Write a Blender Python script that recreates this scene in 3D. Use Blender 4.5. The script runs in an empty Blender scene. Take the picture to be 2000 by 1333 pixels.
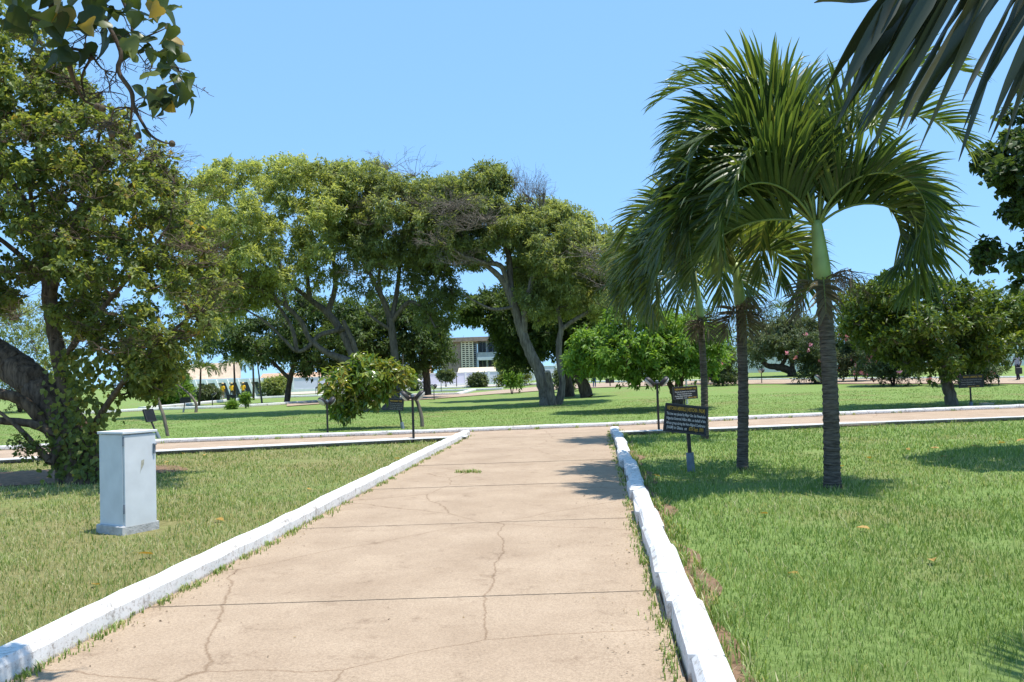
import bpy, math, random
import numpy as np
from mathutils import Vector, Matrix

# ---------------------------------------------------------------- camera, sky, sun, exposure
SC = bpy.context.scene
COL = SC.collection
CAM_H, FPX = 1.65, 1614.0
PITCH, ROLL = math.radians(2.32), math.radians(1.9)
c_f = Vector((0, math.cos(PITCH), math.sin(PITCH)))
_r0 = Vector((1, 0, 0)); _u0 = Vector((0, -math.sin(PITCH), math.cos(PITCH)))
c_r = _r0 * math.cos(ROLL) - _u0 * math.sin(ROLL)
c_u = _r0 * math.sin(ROLL) + _u0 * math.cos(ROLL)
cam = bpy.data.cameras.new('camera'); camo = bpy.data.objects.new('camera', cam); COL.objects.link(camo)
cam.sensor_width = 36; cam.lens = FPX / 2000 * 36; cam.clip_end = 3000; cam.clip_start = 0.05
M3 = Matrix((c_r, c_u, -c_f)).transposed()
camo.matrix_world = Matrix.Translation((0, 0, CAM_H)) @ M3.to_4x4()
SC.camera = camo

SUN_EL, SUN_AZ = math.radians(75), math.radians(106)          # azimuth clockwise from +Y
w = bpy.data.worlds.new('World'); SC.world = w; w.use_nodes = True
nt = w.node_tree; nt.nodes.clear()
sky = nt.nodes.new('ShaderNodeTexSky'); sky.sky_type = 'NISHITA'; sky.sun_disc = False
sky.sun_elevation = SUN_EL; sky.sun_rotation = SUN_AZ
sky.air_density = 1.0; sky.dust_density = 0.0; sky.ozone_density = 8.0; sky.altitude = 3000
bg = nt.nodes.new('ShaderNodeBackground'); bg.inputs[1].default_value = 0.13
out = nt.nodes.new('ShaderNodeOutputWorld')
gm = nt.nodes.new('ShaderNodeGamma'); gm.inputs[1].default_value = 0.27          # evens out the brightness towards the horizon
tn = nt.nodes.new('ShaderNodeMix'); tn.data_type = 'RGBA'; tn.blend_type = 'MULTIPLY'; tn.inputs[0].default_value = 1.0
tn.inputs[7].default_value = (1.72, 2.85, 4.1, 1)                                   # the clear light blue of the whole sky
nt.links.new(sky.outputs[0], gm.inputs[0]); nt.links.new(gm.outputs[0], tn.inputs[6])
nt.links.new(tn.outputs[2], bg.inputs[0]); nt.links.new(bg.outputs[0], out.inputs[0])
sl = bpy.data.lights.new('sun', 'SUN'); sl.energy = 4.4; sl.angle = math.radians(0.5); sl.color = (1, 0.955, 0.88)
so = bpy.data.objects.new('sun', sl); COL.objects.link(so)
sd = Vector((math.sin(SUN_AZ) * math.cos(SUN_EL), math.cos(SUN_AZ) * math.cos(SUN_EL), math.sin(SUN_EL)))
so.rotation_euler = sd.to_track_quat('Z', 'Y').to_euler()
so.location = (20, 0, 40)
SC.view_settings.view_transform = 'Standard'; SC.view_settings.look = 'None'
SC.view_settings.exposure = 0.6; SC.view_settings.gamma = 1
SC.render.engine = 'CYCLES'
SC.cycles.max_bounces = 8; SC.cycles.transparent_max_bounces = 8

# ---------------------------------------------------------------- geometry helpers
def ss(a, b, x):
    t = min(1, max(0, (x - a) / (b - a))); return t * t * (3 - 2 * t)
def gz(x, y):                                    # the ground: flat, rising gently on the far right
    r = 0.016 * max(0.0, y - 32)
    if r > 1.0: r = 1.0 + 0.2 * (1 - math.exp(-(r - 1.0) * 3))
    return r * ss(-3, 13, x)
def ray(px, py):
    return c_f * FPX + c_r * (px - 1000) - c_u * (py - 666.5)
def G(px, py, h=0.0):                            # pixel -> point on the ground (or h above it)
    d = ray(px, py); t = 0.002
    if d.z >= -1: d = d.copy(); d.z = -1
    z = h
    for _ in range(30):
        t = (z - CAM_H) / d.z
        z = 0.5 * z + 0.5 * (gz(d.x * t, d.y * t) + h)
    return Vector((d.x * t, d.y * t, gz(d.x * t, d.y * t) + h))
def A(px, py, Y):                                # pixel -> point at distance Y along the view
    d = ray(px, py); t = Y / d.y
    return Vector((d.x * t, Y, CAM_H + d.z * t))
def onG(x, y, h=0.0): return Vector((x, y, gz(x, y) + h))

def mesh_np(name, V, F, mat=None, parent=None, rnd=None, smooth=False, kind=None, link=True):
    """V (n,3); F list of (k,m) int arrays of equal-size faces."""
    me = bpy.data.meshes.new(name)
    V = np.asarray(V, dtype=np.float32)
    if isinstance(F, np.ndarray): F = [F]
    F = [f for f in F if len(f)]
    me.vertices.add(len(V)); me.vertices.foreach_set('co', V.ravel())
    nl = sum(f.size for f in F); npoly = sum(len(f) for f in F)
    me.loops.add(nl); me.polygons.add(npoly)
    me.loops.foreach_set('vertex_index', np.concatenate([f.ravel() for f in F]).astype(np.int32))
    tot = np.concatenate([np.full(len(f), f.shape[1]) for f in F]).astype(np.int32)
    st = np.concatenate([[0], np.cumsum(tot)[:-1]]).astype(np.int32)
    me.polygons.foreach_set('loop_start', st); me.polygons.foreach_set('loop_total', tot)
    me.polygons.foreach_set('use_smooth', np.full(npoly, bool(smooth)))
    if rnd is not None:
        a = me.attributes.new('rnd', 'FLOAT', 'POINT'); a.data.foreach_set('value', np.asarray(rnd, dtype=np.float32))
    me.update(calc_edges=True)
    if mat: me.materials.append(mat)
    if not link: return me
    return ob(name, me, parent, kind)
def ob(name, me, parent=None, kind=None):
    o = bpy.data.objects.new(name, me); COL.objects.link(o)
    if parent is not None:
        o.parent = parent
        o.matrix_parent_inverse = parent.matrix_basis.inverted()
    if kind: o['kind'] = kind
    return o
def thing(name, label, cat, loc=(0, 0, 0), group=None):
    o = bpy.data.objects.new(name, None); COL.objects.link(o); o.location = loc; o.empty_display_size = 0.2
    tag(o, label, cat, group); return o
def tag(o, label, cat, group=None):
    o['label'] = label; o['category'] = cat
    if group: o['group'] = group
    return o

class MB:
    """collects simple solids; build() links them as one mesh"""
    def __init__(s): s.V = []; s.F = {}; s.n = 0
    def add(s, V, F):
        for f in F: s.F.setdefault(len(f), []).append([i + s.n for i in f])
        s.V.extend([tuple(v) for v in V]); s.n += len(V); return s
    def box(s, c, size, M=None, bev=0.0):
        hx, hy, hz = size[0] / 2, size[1] / 2, size[2] / 2
        if bev:
            b = bev; V = []
            for z, i in ((-hz, b), (-hz + b, 0), (hz - b, 0), (hz, b)):
                V += [(-hx + i, -hy + i, z), (hx - i, -hy + i, z), (hx - i, hy - i, z), (-hx + i, hy - i, z)]
            F = [(3, 2, 1, 0), (12, 13, 14, 15)]
            for k in range(3):
                for j in range(4):
                    F.append((4 * k + j, 4 * k + (j + 1) % 4, 4 * k + 4 + (j + 1) % 4, 4 * k + 4 + j))
        else:
            V = [(x, y, z) for z in (-hz, hz) for x, y in ((-hx, -hy), (hx, -hy), (hx, hy), (-hx, hy))]
            F = [(3, 2, 1, 0), (4, 5, 6, 7), (0, 1, 5, 4), (1, 2, 6, 5), (2, 3, 7, 6), (3, 0, 4, 7)]
        c = Vector(c)
        return s.add([(M @ Vector(v) if M else Vector(v)) + c for v in V], F)
    def prism(s, poly, ext):                     # polygon of 3D points extruded by vector
        n = len(poly); e = Vector(ext)
        V = [Vector(p) for p in poly] + [Vector(p) + e for p in poly]
        F = [tuple(range(n - 1, -1, -1)), tuple(range(n, 2 * n))] + [(i, (i + 1) % n, n + (i + 1) % n, n + i) for i in range(n)]
        return s.add(V, F)
    def tube(s, pts, rad, n=8, caps=True):
        V, F = tube_np(pts, rad, n)
        F = [tuple(f) for f in F]
        m = len(pts)
        if caps: F += [tuple(range(n - 1, -1, -1)), tuple((m - 1) * n + k for k in range(n))]
        return s.add(V, F)
    def lathe(s, prof, c, n=14, M=None):         # (r,z) profile
        V = []; F = []
        for r, z in prof:
            for k in range(n):
                a = 2 * math.pi * k / n; V.append(Vector((r * math.cos(a), r * math.sin(a), z)))
        for i in range(len(prof) - 1):
            for k in range(n): F.append((i * n + k, i * n + (k + 1) % n, (i + 1) * n + (k + 1) % n, (i + 1) * n + k))
        F += [tuple(range(n - 1, -1, -1)), tuple((len(prof) - 1) * n + k for k in range(n))]
        c = Vector(c)
        return s.add([(M @ v if M else v) + c for v in V], F)
    def build(s, name, mat, parent=None, smooth=False, kind=None, rnd=None):
        me = s.mesh(name, mat, smooth)
        return ob(name, me, parent, kind)
    def mesh(s, name, mat, smooth=False):
        return mesh_np(name, np.array(s.V), [np.array(f) for f in s.F.values()], mat, smooth=smooth, link=False)

def tube_np(pts, rad, n=6):
    P = np.array([tuple(p) for p in pts], dtype=float); m = len(P)
    T = np.gradient(P, axis=0); T /= np.linalg.norm(T, axis=1, keepdims=True) + 1e-9
    ref = np.array([0.31, 0.77, 0.2]) if abs(T[0][2]) > 0.8 else np.array([0, 0, 1.0])
    a = np.arange(n) * 2 * math.pi / n; rad = np.asarray(rad, dtype=float)
    u = np.cross(T[0], ref); U = u - T * (T @ u)[:, None]                       # one reference carried along the whole tube
    nu = np.linalg.norm(U, axis=1, keepdims=True)
    if nu.min() < .15 * np.linalg.norm(u):
        for i in range(m):
            u = u - T[i] * np.dot(u, T[i]); u = u / (np.linalg.norm(u) + 1e-9); U[i] = u
        nu = np.ones((m, 1))
    U = U / (nu + 1e-9); W_ = np.cross(T, U)
    V = P[:, None, :] + rad[:, None, None] * (np.cos(a)[None, :, None] * U[:, None, :] + np.sin(a)[None, :, None] * W_[:, None, :])
    i, k = np.meshgrid(np.arange(m - 1), np.arange(n), indexing='ij')
    F = np.stack([i * n + k, i * n + (k + 1) % n, (i + 1) * n + (k + 1) % n, (i + 1) * n + k], -1).reshape(-1, 4)
    return V.reshape(-1, 3), F

def catmull(P, sub=4):
    P = [np.array(p, dtype=float) for p in P]
    if len(P) < 3:
        return [P[0] + (P[1] - P[0]) * t for t in np.linspace(0, 1, sub + 1)]
    Q = [2 * P[0] - P[1]] + P + [2 * P[-1] - P[-2]]
    o = []
    for i in range(1, len(Q) - 2):
        for t in np.arange(sub) / sub:
            a, b, c, d = Q[i - 1], Q[i], Q[i + 1], Q[i + 2]
            o.append(0.5 * ((2 * b) + (c - a) * t + (2 * a - 5 * b + 4 * c - d) * t * t + (3 * b - a - 3 * c + d) * t ** 3))
    o.append(P[-1]); return o

# ---------------------------------------------------------------- materials
def newmat(name):
    m = bpy.data.materials.new(name); m.use_nodes = True
    n = m.node_tree; b = n.nodes['Principled BSDF']; return m, n, b
def flat(name, col, rough=0.7, var=0.12, scale=8.0, bump=0.0, spec=0.3, metal=0.0, detail=4):
    """colour with a little noise variation and optional fine relief"""
    m, n, b = newmat(name); L = n.links.new
    tc = n.nodes.new('ShaderNodeTexCoord'); no = n.nodes.new('ShaderNodeTexNoise')
    no.inputs['Scale'].default_value = scale; no.inputs['Detail'].default_value = detail
    L(tc.outputs['Object'], no.inputs['Vector'])
    cr = n.nodes.new('ShaderNodeValToRGB'); e = cr.color_ramp.elements
    e[0].position = 0.3; e[1].position = 0.7
    e[0].color = (*[max(0, c * (1 - var)) for c in col], 1); e[1].color = (*[min(1, c * (1 + var)) for c in col], 1)
    L(no.outputs[0], cr.inputs[0]); L(cr.outputs[0], b.inputs['Base Color'])
    b.inputs['Roughness'].default_value = rough; b.inputs['Specular IOR Level'].default_value = spec
    b.inputs['Metallic'].default_value = metal
    if bump:
        bm = n.nodes.new('ShaderNodeBump'); bm.inputs['Strength'].default_value = bump; bm.inputs['Distance'].default_value = 0.02
        n2 = n.nodes.new('ShaderNodeTexNoise'); n2.inputs['Scale'].default_value = scale * 4; n2.inputs['Detail'].default_value = 6
        L(tc.outputs['Object'], n2.inputs['Vector']); L(n2.outputs[0], bm.inputs['Height']); L(bm.outputs[0], b.inputs['Normal'])
    return m
def leafmat(name, cols, trans=0.35, rough=0.5, tcol=1.7, spec=0.35):
    """leaf colours picked per leaf by the rnd attribute; light passes through"""
    m, n, b = newmat(name); L = n.links.new
    at = n.nodes.new('ShaderNodeAttribute'); at.attribute_name = 'rnd'
    cr = n.nodes.new('ShaderNodeValToRGB'); cr.color_ramp.interpolation = 'LINEAR'
    el = cr.color_ramp.elements
    while len(el) < len(cols): el.new(0.5)
    for e, (p, c) in zip(el, cols): e.position = p; e.color = (*c, 1)
    L(at.outputs['Fac'], cr.inputs[0]); L(cr.outputs[0], b.inputs['Base Color'])
    b.inputs['Roughness'].default_value = rough; b.inputs['Specular IOR Level'].default_value = spec
    tr = n.nodes.new('ShaderNodeBsdfTranslucent')
    mx = n.nodes.new('ShaderNodeMix'); mx.data_type = 'RGBA'; mx.blend_type = 'MULTIPLY'; mx.inputs[0].default_value = 1
    L(cr.outputs[0], mx.inputs[6]); mx.inputs[7].default_value = (tcol * 1.05, tcol * 1.0, tcol * 0.45, 1)
    L(mx.outputs[2], tr.inputs[0])
    ms = n.nodes.new('ShaderNodeMixShader'); ms.inputs[0].default_value = trans
    L(b.outputs[0], ms.inputs[1]); L(tr.outputs[0], ms.inputs[2])
    L(ms.outputs[0], n.nodes['Material Output'].inputs[0])
    return m
def barkmat(name, c1, c2, scale=6.0, bump=0.6, stretch=5.0, ring=False):
    m, n, b = newmat(name); L = n.links.new
    tc = n.nodes.new('ShaderNodeTexCoord'); mp = n.nodes.new('ShaderNodeMapping')
    mp.inputs['Scale'].default_value = (1, 1, stretch if ring else 1 / stretch)
    L(tc.outputs['Object'], mp.inputs[0])
    no = n.nodes.new('ShaderNodeTexNoise'); no.inputs['Scale'].default_value = scale * 2; no.inputs['Detail'].default_value = 8; no.inputs['Roughness'].default_value = 0.65
    L(mp.outputs[0], no.inputs['Vector'])
    cr = n.nodes.new('ShaderNodeValToRGB'); e = cr.color_ramp.elements
    e[0].position = 0.33; e[1].position = 0.68; e[0].color = (*c1, 1); e[1].color = (*c2, 1)
    L(no.outputs[0], cr.inputs[0]); L(cr.outputs[0], b.inputs['Base Color'])
    bm = n.nodes.new('ShaderNodeBump'); bm.inputs['Strength'].default_value = bump; bm.inputs['Distance'].default_value = 0.03
    L(no.outputs[0], bm.inputs['Height']); L(bm.outputs[0], b.inputs['Normal'])
    b.inputs['Roughness'].default_value = 0.85; b.inputs['Specular IOR Level'].default_value = 0.2
    return m

RNG = np.random.default_rng(7)
def unit(a): return a / (np.linalg.norm(a, axis=-1, keepdims=True) + 1e-9)

def leaf_arrays(P, D, N, Ln, W, rnd, broad=False, droop=0.15, fold=0.12):
    """one small folded blade per row: a diamond, or a six-point leaf when broad"""
    D = unit(D); S = unit(np.cross(D, N)); N = np.cross(S, D)
    Ln = np.asarray(Ln)[:, None]; W = np.asarray(W)[:, None]; n = len(P)
    if broad:
        pts = [P, P + D * Ln * .28 + S * W * .5 + N * W * fold, P + D * Ln * .62 + S * W * .36 + N * (W * fold - Ln * droop * .35),
               P + D * Ln - N * Ln * droop, P + D * Ln * .62 - S * W * .36 + N * (W * fold - Ln * droop * .35), P + D * Ln * .28 - S * W * .5 + N * W * fold]
        V = np.stack(pts, 1).reshape(-1, 3); b = (np.arange(n) * 6)[:, None]
        F = np.concatenate([b + np.array([[0, 1, 2, 3]]), b + np.array([[0, 3, 4, 5]])])
        return V, F, np.repeat(rnd, 6)
    pts = [P, P + D * Ln * .45 + S * W * .5 + N * W * fold, P + D * Ln - N * Ln * droop, P + D * Ln * .45 - S * W * .5 + N * W * fold]
    V = np.stack(pts, 1).reshape(-1, 3); b = (np.arange(n) * 4)[:, None]
    F = np.concatenate([b + np.array([[0, 1, 2]]), b + np.array([[0, 2, 3]])])
    return V, F, np.repeat(rnd, 4)

def inpoly(p, poly):
    x, y = p; c = False; n = len(poly); j = n - 1
    for i in range(n):
        xi, yi = poly[i]; xj, yj = poly[j]
        if (yi > y) != (yj > y) and x < (xj - xi) * (y - yi) / (yj - yi) + xi: c = not c
        j = i
    return c
def edgedist(p, poly):
    p = np.array(p, float); best = 1e9
    for i in range(len(poly)):
        a = np.array(poly[i], float); b = np.array(poly[(i + 1) % len(poly)], float)
        t = np.clip(np.dot(p - a, b - a) / (np.dot(b - a, b - a) + 1e-9), 0, 1)
        best = min(best, np.linalg.norm(p - a - t * (b - a)))
    return best
def fill(poly, n, Y, thick, rpx, seed, holes=(), mind=0.7):
    """clump centres inside a crown outline; the crown is deepest in its middle"""
    r = random.Random(seed); xs = [p[0] for p in poly]; ys = [p[1] for p in poly]; out_ = []
    tries = 0
    while len(out_) < n and tries < n * 60:
        tries += 1
        p = (r.uniform(min(xs), max(xs)), r.uniform(min(ys), max(ys)))
        if not inpoly(p, poly) or any(inpoly(p, h) for h in holes): continue
        e = edgedist(p, poly)
        if e < rpx * .45: continue
        dd = r.uniform(-1, 1) * thick * math.sqrt(min(1, e / (rpx * 4)))
        rr = rpx * r.uniform(.75, 1.3)
        q = A(p[0], p[1], Y + dd); R = rr * (Y + dd) / FPX
        if any((q - o[0]).length < mind * R for o in out_): continue
        out_.append((q, R))
    return out_

class Tree:
    """limbs traced as pixel polylines at the tree's own distance, plus clumps of leaves reached by grown branches"""
    def __init__(s, Y, seed=1):
        s.Y = Y; s.r = random.Random(seed); s.g = np.random.default_rng(seed)
        s.nodes = []; s._N = []; s.V = []; s.F = []; s.n = 0; s.LV = []; s.LF4 = []; s.LF3 = []; s.LR = []; s.ln = 0
    def _add(s, V, F): s.V.append(V); s.F.append(F + s.n); s.n += len(V)
    def limb(s, pts, sides=9, world=False, ridge=0.0):
        """pts: (px, py, depth offset, width in px)"""
        P = []; R = []
        for p in pts:
            if world: q = Vector(p[:3]); rr = p[3]
            else:
                q = A(p[0], p[1], s.Y + p[2]); rr = p[3] * .5 * (s.Y + p[2]) / FPX
            P.append(q); R.append(rr)
        C = catmull(P, 5); rad = np.interp(np.linspace(0, len(R) - 1, len(C)), range(len(R)), R)
        rad = rad * (1 + .035 * s.g.standard_normal(len(C)))
        C = [c + s.g.normal(0, .05, 3) * rr for c, rr in zip(C, rad)]
        if ridge:
            C2 = catmull(C, 4); rad2 = np.interp(np.linspace(0, 1, len(C2)), np.linspace(0, 1, len(rad)), rad)
            V, F = tube_np(C2, rad2, sides); m = len(C2); ax = np.repeat(np.array(C2), sides, 0)
            ph = np.tile(np.arange(sides), m) * 2 * math.pi / sides; zz = np.repeat(np.arange(m), sides)
            k = (np.sin(ph * 5 + 1.2 * np.sin(zz * .35)) + .7 * np.sin(ph * 11 + 2 * np.sin(zz * .23 + ph)) + .6 * s.g.standard_normal(len(V)))
            V = ax + (V - ax) * (1 + ridge * k)[:, None]
        else: V, F = tube_np(C, rad, sides)
        s._add(V, F)
        for c, rr in zip(C[2:], rad[2:]): s.nodes.append((np.array(c), rr))
    def twig(s, a, b, r0, r1=0.004, wob=.12, sides=4, n=6, sag=0.1, node=True):
        a = np.array(a, float); b = np.array(b, float); L = np.linalg.norm(b - a)
        if L < .02: return
        t = np.linspace(0, 1, n)[:, None]
        off = np.cumsum(s.g.normal(0, wob * L / n, (n, 3)), 0) * np.sin(math.pi * t)
        P = a + (b - a) * t + off; P[:, 2] += (sag * L * np.sin(math.pi * t))[:, 0]
        rad = np.linspace(r0, r1, n)
        V, F = tube_np(P, rad, sides); s._add(V, F)
        if node:
            for p, rr in zip(P[1:], rad[1:]): s.nodes.append((p, rr))
    def near(s, q, up=.35):
        if len(s._N) != len(s.nodes): s._N = np.array([n[0] for n in s.nodes])
        d = s._N - np.array(q)
        c = np.linalg.norm(d, axis=1) + up * np.maximum(0, d[:, 2])
        return s.nodes[int(np.argmin(c))]
    def clumps(s, cl, tips, per, ln, wd, flat_=.75, broad=False, droop=.45, shell=.55, twigs=7, tone=(0, 1), up=.55, br=.45):
        cl = list(cl)
        N0 = np.array([n[0] for n in s.nodes])
        cl.sort(key=lambda c: np.min(np.linalg.norm(N0 - np.array(c[0]), axis=1)))
        for q, R in cl:
            q = np.array(q); p, rr = s.near(q)
            s.twig(p, q, min(rr * .7, .02 + .02 * np.linalg.norm(q - p)), .01 * (1 + R), wob=.25, n=7)
            s.leafclump(q, R, tips, per, ln, wd, flat_, broad, droop, shell, twigs, tone, up, br)
    def leafclump(s, q, R, tips, per, ln, wd, flat_=.75, broad=False, droop=.45, shell=.55, twigs=7, tone=(0, 1), up=.55, br=.45):
        g = s.g; k = max(3, int(tips * g.uniform(.75, 1.25)))
        d = unit(g.normal(0, 1, (k, 3))); d[:, 2] += up * .5; d = unit(d)
        rad = R * (shell + (1 - shell) * g.random(k))[:, None]
        T = q + d * rad * np.array([1, 1, flat_])
        for i in range(min(twigs, k)): s.twig(q - np.array([0, 0, R * .25]), T[i], .006 + .006 * R, .003, wob=.2, sides=3, n=4, node=False)
        n = k * per
        P = np.repeat(T, per, 0) + g.normal(0, ln * .35, (n, 3))
        o = np.repeat(d, per, 0)
        D = o * .55 + g.normal(0, .75, (n, 3)); D[:, 2] -= droop
        Nn = o * .5 + g.normal(0, .45, (n, 3)); Nn[:, 2] += up + .35
        t0 = np.repeat(g.uniform(0, 1, k), per) * .5 + g.random(n) * .5
        base = g.uniform(-.13, .13)
        rv = np.clip(tone[0] + (tone[1] - tone[0]) * np.clip(t0 + base, 0, 1), 0, 1)
        Ls = ln * g.uniform(.65, 1.3, n)
        s.addleaves(P, D, Nn, Ls, Ls / ln * wd * g.uniform(.8, 1.2, n), rv, broad)
    def addleaves(s, P, D, N, L, W, rv, broad=False):
        V, F, rd = leaf_arrays(P, D, N, L, W, rv, broad)
        s.LV.append(V); (s.LF4 if broad else s.LF3).append(F + s.ln); s.LR.append(rd); s.ln += len(V)
    def build(s, name, label, cat, base, bark, leaf, group=None, crown='crown', trunk='trunk'):
        t = thing(name, label, cat, base, group)
        if s.V: mesh_np(trunk, np.concatenate(s.V), np.concatenate(s.F), bark, t, smooth=True)
        if s.LV:
            F = []
            if s.LF3: F.append(np.concatenate(s.LF3))
            if s.LF4: F.append(np.concatenate(s.LF4))
            mesh_np(crown, np.concatenate(s.LV), F, leaf, t, rnd=np.concatenate(s.LR), kind='stuff')
        return t
# ---------------------------------------------------------------- setting: lawn, paths, kerbs
def lawnmat():
    m, n, b = newmat('lawn_grass'); L = n.links.new
    tc = n.nodes.new('ShaderNodeTexCoord')
    def noise(sc, det, rough=.6):
        x = n.nodes.new('ShaderNodeTexNoise'); x.inputs['Scale'].default_value = sc; x.inputs['Detail'].default_value = det
        x.inputs['Roughness'].default_value = rough; L(tc.outputs['Object'], x.inputs['Vector']); return x
    a = noise(9, 10, .75); p = noise(.35, 5, .6); q = noise(1.7, 6, .65)
    cr = n.nodes.new('ShaderNodeValToRGB'); e = cr.color_ramp.elements
    e[0].position = .3; e[0].color = (.11, .17, .04, 1); e[1].position = .72; e[1].color = (.25, .34, .105, 1)
    L(a.outputs[0], cr.inputs[0])
    dry = n.nodes.new('ShaderNodeValToRGB'); e = dry.color_ramp.elements
    e[0].position = .3; e[0].color = (.15, .13, .05, 1); e[1].position = .75; e[1].color = (.34, .29, .14, 1)
    L(a.outputs[0], dry.inputs[0])
    # the small lawn left of the path is drier
    sx = n.nodes.new('ShaderNodeSeparateXYZ'); L(tc.outputs['Object'], sx.inputs[0])
    mx = n.nodes.new('ShaderNodeMapRange'); mx.inputs[1].default_value = 0; mx.inputs[2].default_value = -1.5; L(sx.outputs[0], mx.inputs[0])
    my = n.nodes.new('ShaderNodeMapRange'); my.inputs[1].default_value = 24; my.inputs[2].default_value = 22; L(sx.outputs[1], my.inputs[0])
    mm = n.nodes.new('ShaderNodeMath'); mm.operation = 'MULTIPLY'; L(mx.outputs[0], mm.inputs[0]); L(my.outputs[0], mm.inputs[1])
    ad = n.nodes.new('ShaderNodeMath'); ad.operation = 'MULTIPLY_ADD'; L(mm.outputs[0], ad.inputs[0]); ad.inputs[1].default_value = .2; L(p.outputs[0], ad.inputs[2])
    a2 = n.nodes.new('ShaderNodeMath'); a2.operation = 'MULTIPLY_ADD'; L(q.outputs[0], a2.inputs[0]); a2.inputs[1].default_value = .35; L(ad.outputs[0], a2.inputs[2])
    f = n.nodes.new('ShaderNodeMapRange'); f.inputs[1].default_value = .68; f.inputs[2].default_value = .92; L(a2.outputs[0], f.inputs[0])
    f.inputs[4].default_value = .85
    mix = n.nodes.new('ShaderNodeMix'); mix.data_type = 'RGBA'
    L(f.outputs[0], mix.inputs[0]); L(cr.outputs[0], mix.inputs[6]); L(dry.outputs[0], mix.inputs[7])
    L(mix.outputs[2], b.inputs['Base Color'])
    b.inputs['Roughness'].default_value = .9; b.inputs['Specular IOR Level'].default_value = .1
    bm = n.nodes.new('ShaderNodeBump'); bm.inputs['Strength'].default_value = .8; bm.inputs['Distance'].default_value = .06
    L(a.outputs[0], bm.inputs['Height']); L(bm.outputs[0], b.inputs['Normal'])
    return m
def pathmat(name, c1, c2):
    m, n, b = newmat(name); L = n.links.new
    tc = n.nodes.new('ShaderNodeTexCoord')
    a = n.nodes.new('ShaderNodeTexNoise'); a.inputs['Scale'].default_value = 1.1; a.inputs['Detail'].default_value = 9; a.inputs['Roughness'].default_value = .62
    d = n.nodes.new('ShaderNodeTexNoise'); d.inputs['Scale'].default_value = 60; d.inputs['Detail'].default_value = 5; d.inputs['Roughness'].default_value = .7
    L(tc.outputs['Object'], a.inputs['Vector']); L(tc.outputs['Object'], d.inputs['Vector'])
    cr = n.nodes.new('ShaderNodeValToRGB'); e = cr.color_ramp.elements
    e[0].position = .33; e[0].color = (*c1, 1); e[1].position = .66; e[1].color = (*c2, 1)
    L(a.outputs[0], cr.inputs[0])
    c2r = n.nodes.new('ShaderNodeValToRGB'); e = c2r.color_ramp.elements
    e[0].position = .35; e[0].color = (.72, .70, .68, 1); e[1].position = .6; e[1].color = (1.08, 1.06, 1.04, 1)
    L(d.outputs[0], c2r.inputs[0])
    # dark stains and small cracks
    v = n.nodes.new('ShaderNodeTexNoise'); v.inputs['Scale'].default_value = 2.6; v.inputs['Detail'].default_value = 12; v.inputs['Roughness'].default_value = .8
    L(tc.outputs['Object'], v.inputs['Vector'])
    c3 = n.nodes.new('ShaderNodeValToRGB'); e = c3.color_ramp.elements
    e[0].position = .30; e[0].color = (.62, .58, .55, 1); e[1].position = .45; e[1].color = (1, 1, 1, 1)
    L(v.outputs[0], c3.inputs[0])
    wv = n.nodes.new('ShaderNodeMix'); wv.data_type = 'RGBA'; wv.inputs[0].default_value = .22; L(tc.outputs['Object'], wv.inputs[6]); L(a.outputs['Color'], wv.inputs[7])
    vo = n.nodes.new('ShaderNodeTexVoronoi'); vo.feature = 'DISTANCE_TO_EDGE'; vo.inputs['Scale'].default_value = .42; L(wv.outputs[2], vo.inputs['Vector'])
    ck = n.nodes.new('ShaderNodeValToRGB'); e = ck.color_ramp.elements; e[0].position = .0; e[0].color = (.66, .61, .56, 1); e[1].position = .0035; e[1].color = (1, 1, 1, 1); L(vo.outputs['Distance'], ck.inputs[0])
    gr = n.nodes.new('ShaderNodeTexNoise'); gr.inputs['Scale'].default_value = 220; gr.inputs['Detail'].default_value = 3; L(tc.outputs['Object'], gr.inputs['Vector'])
    gc = n.nodes.new('ShaderNodeValToRGB'); e = gc.color_ramp.elements; e[0].position = .36; e[0].color = (.55, .5, .46, 1); e[1].position = .5; e[1].color = (1, 1, 1, 1); L(gr.outputs[0], gc.inputs[0])
    m4 = n.nodes.new('ShaderNodeMix'); m4.data_type = 'RGBA'; m4.blend_type = 'MULTIPLY'; m4.inputs[0].default_value = .55; L(ck.outputs[0], m4.inputs[6]); L(gc.outputs[0], m4.inputs[7])
    m5 = n.nodes.new('ShaderNodeMix'); m5.data_type = 'RGBA'; m5.blend_type = 'MULTIPLY'; m5.inputs[0].default_value = 1; L(cr.outputs[0], m5.inputs[6]); L(m4.outputs[2], m5.inputs[7])
    mx = n.nodes.new('ShaderNodeMix'); mx.data_type = 'RGBA'; mx.blend_type = 'MULTIPLY'; mx.inputs[0].default_value = .8
    L(m5.outputs[2], mx.inputs[6]); L(c2r.outputs[0], mx.inputs[7])
    m2 = n.nodes.new('ShaderNodeMix'); m2.data_type = 'RGBA'; m2.blend_type = 'MULTIPLY'; m2.inputs[0].default_value = 1
    L(mx.outputs[2], m2.inputs[6]); L(c3.outputs[0], m2.inputs[7]); L(m2.outputs[2], b.inputs['Base Color'])
    b.inputs['Roughness'].default_value = .85; b.inputs['Specular IOR Level'].default_value = .25
    bm = n.nodes.new('ShaderNodeBump'); bm.inputs['Strength'].default_value = .35; bm.inputs['Distance'].default_value = .006
    L(d.outputs[0], bm.inputs['Height']); L(bm.outputs[0], b.inputs['Normal'])
    return m
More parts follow.
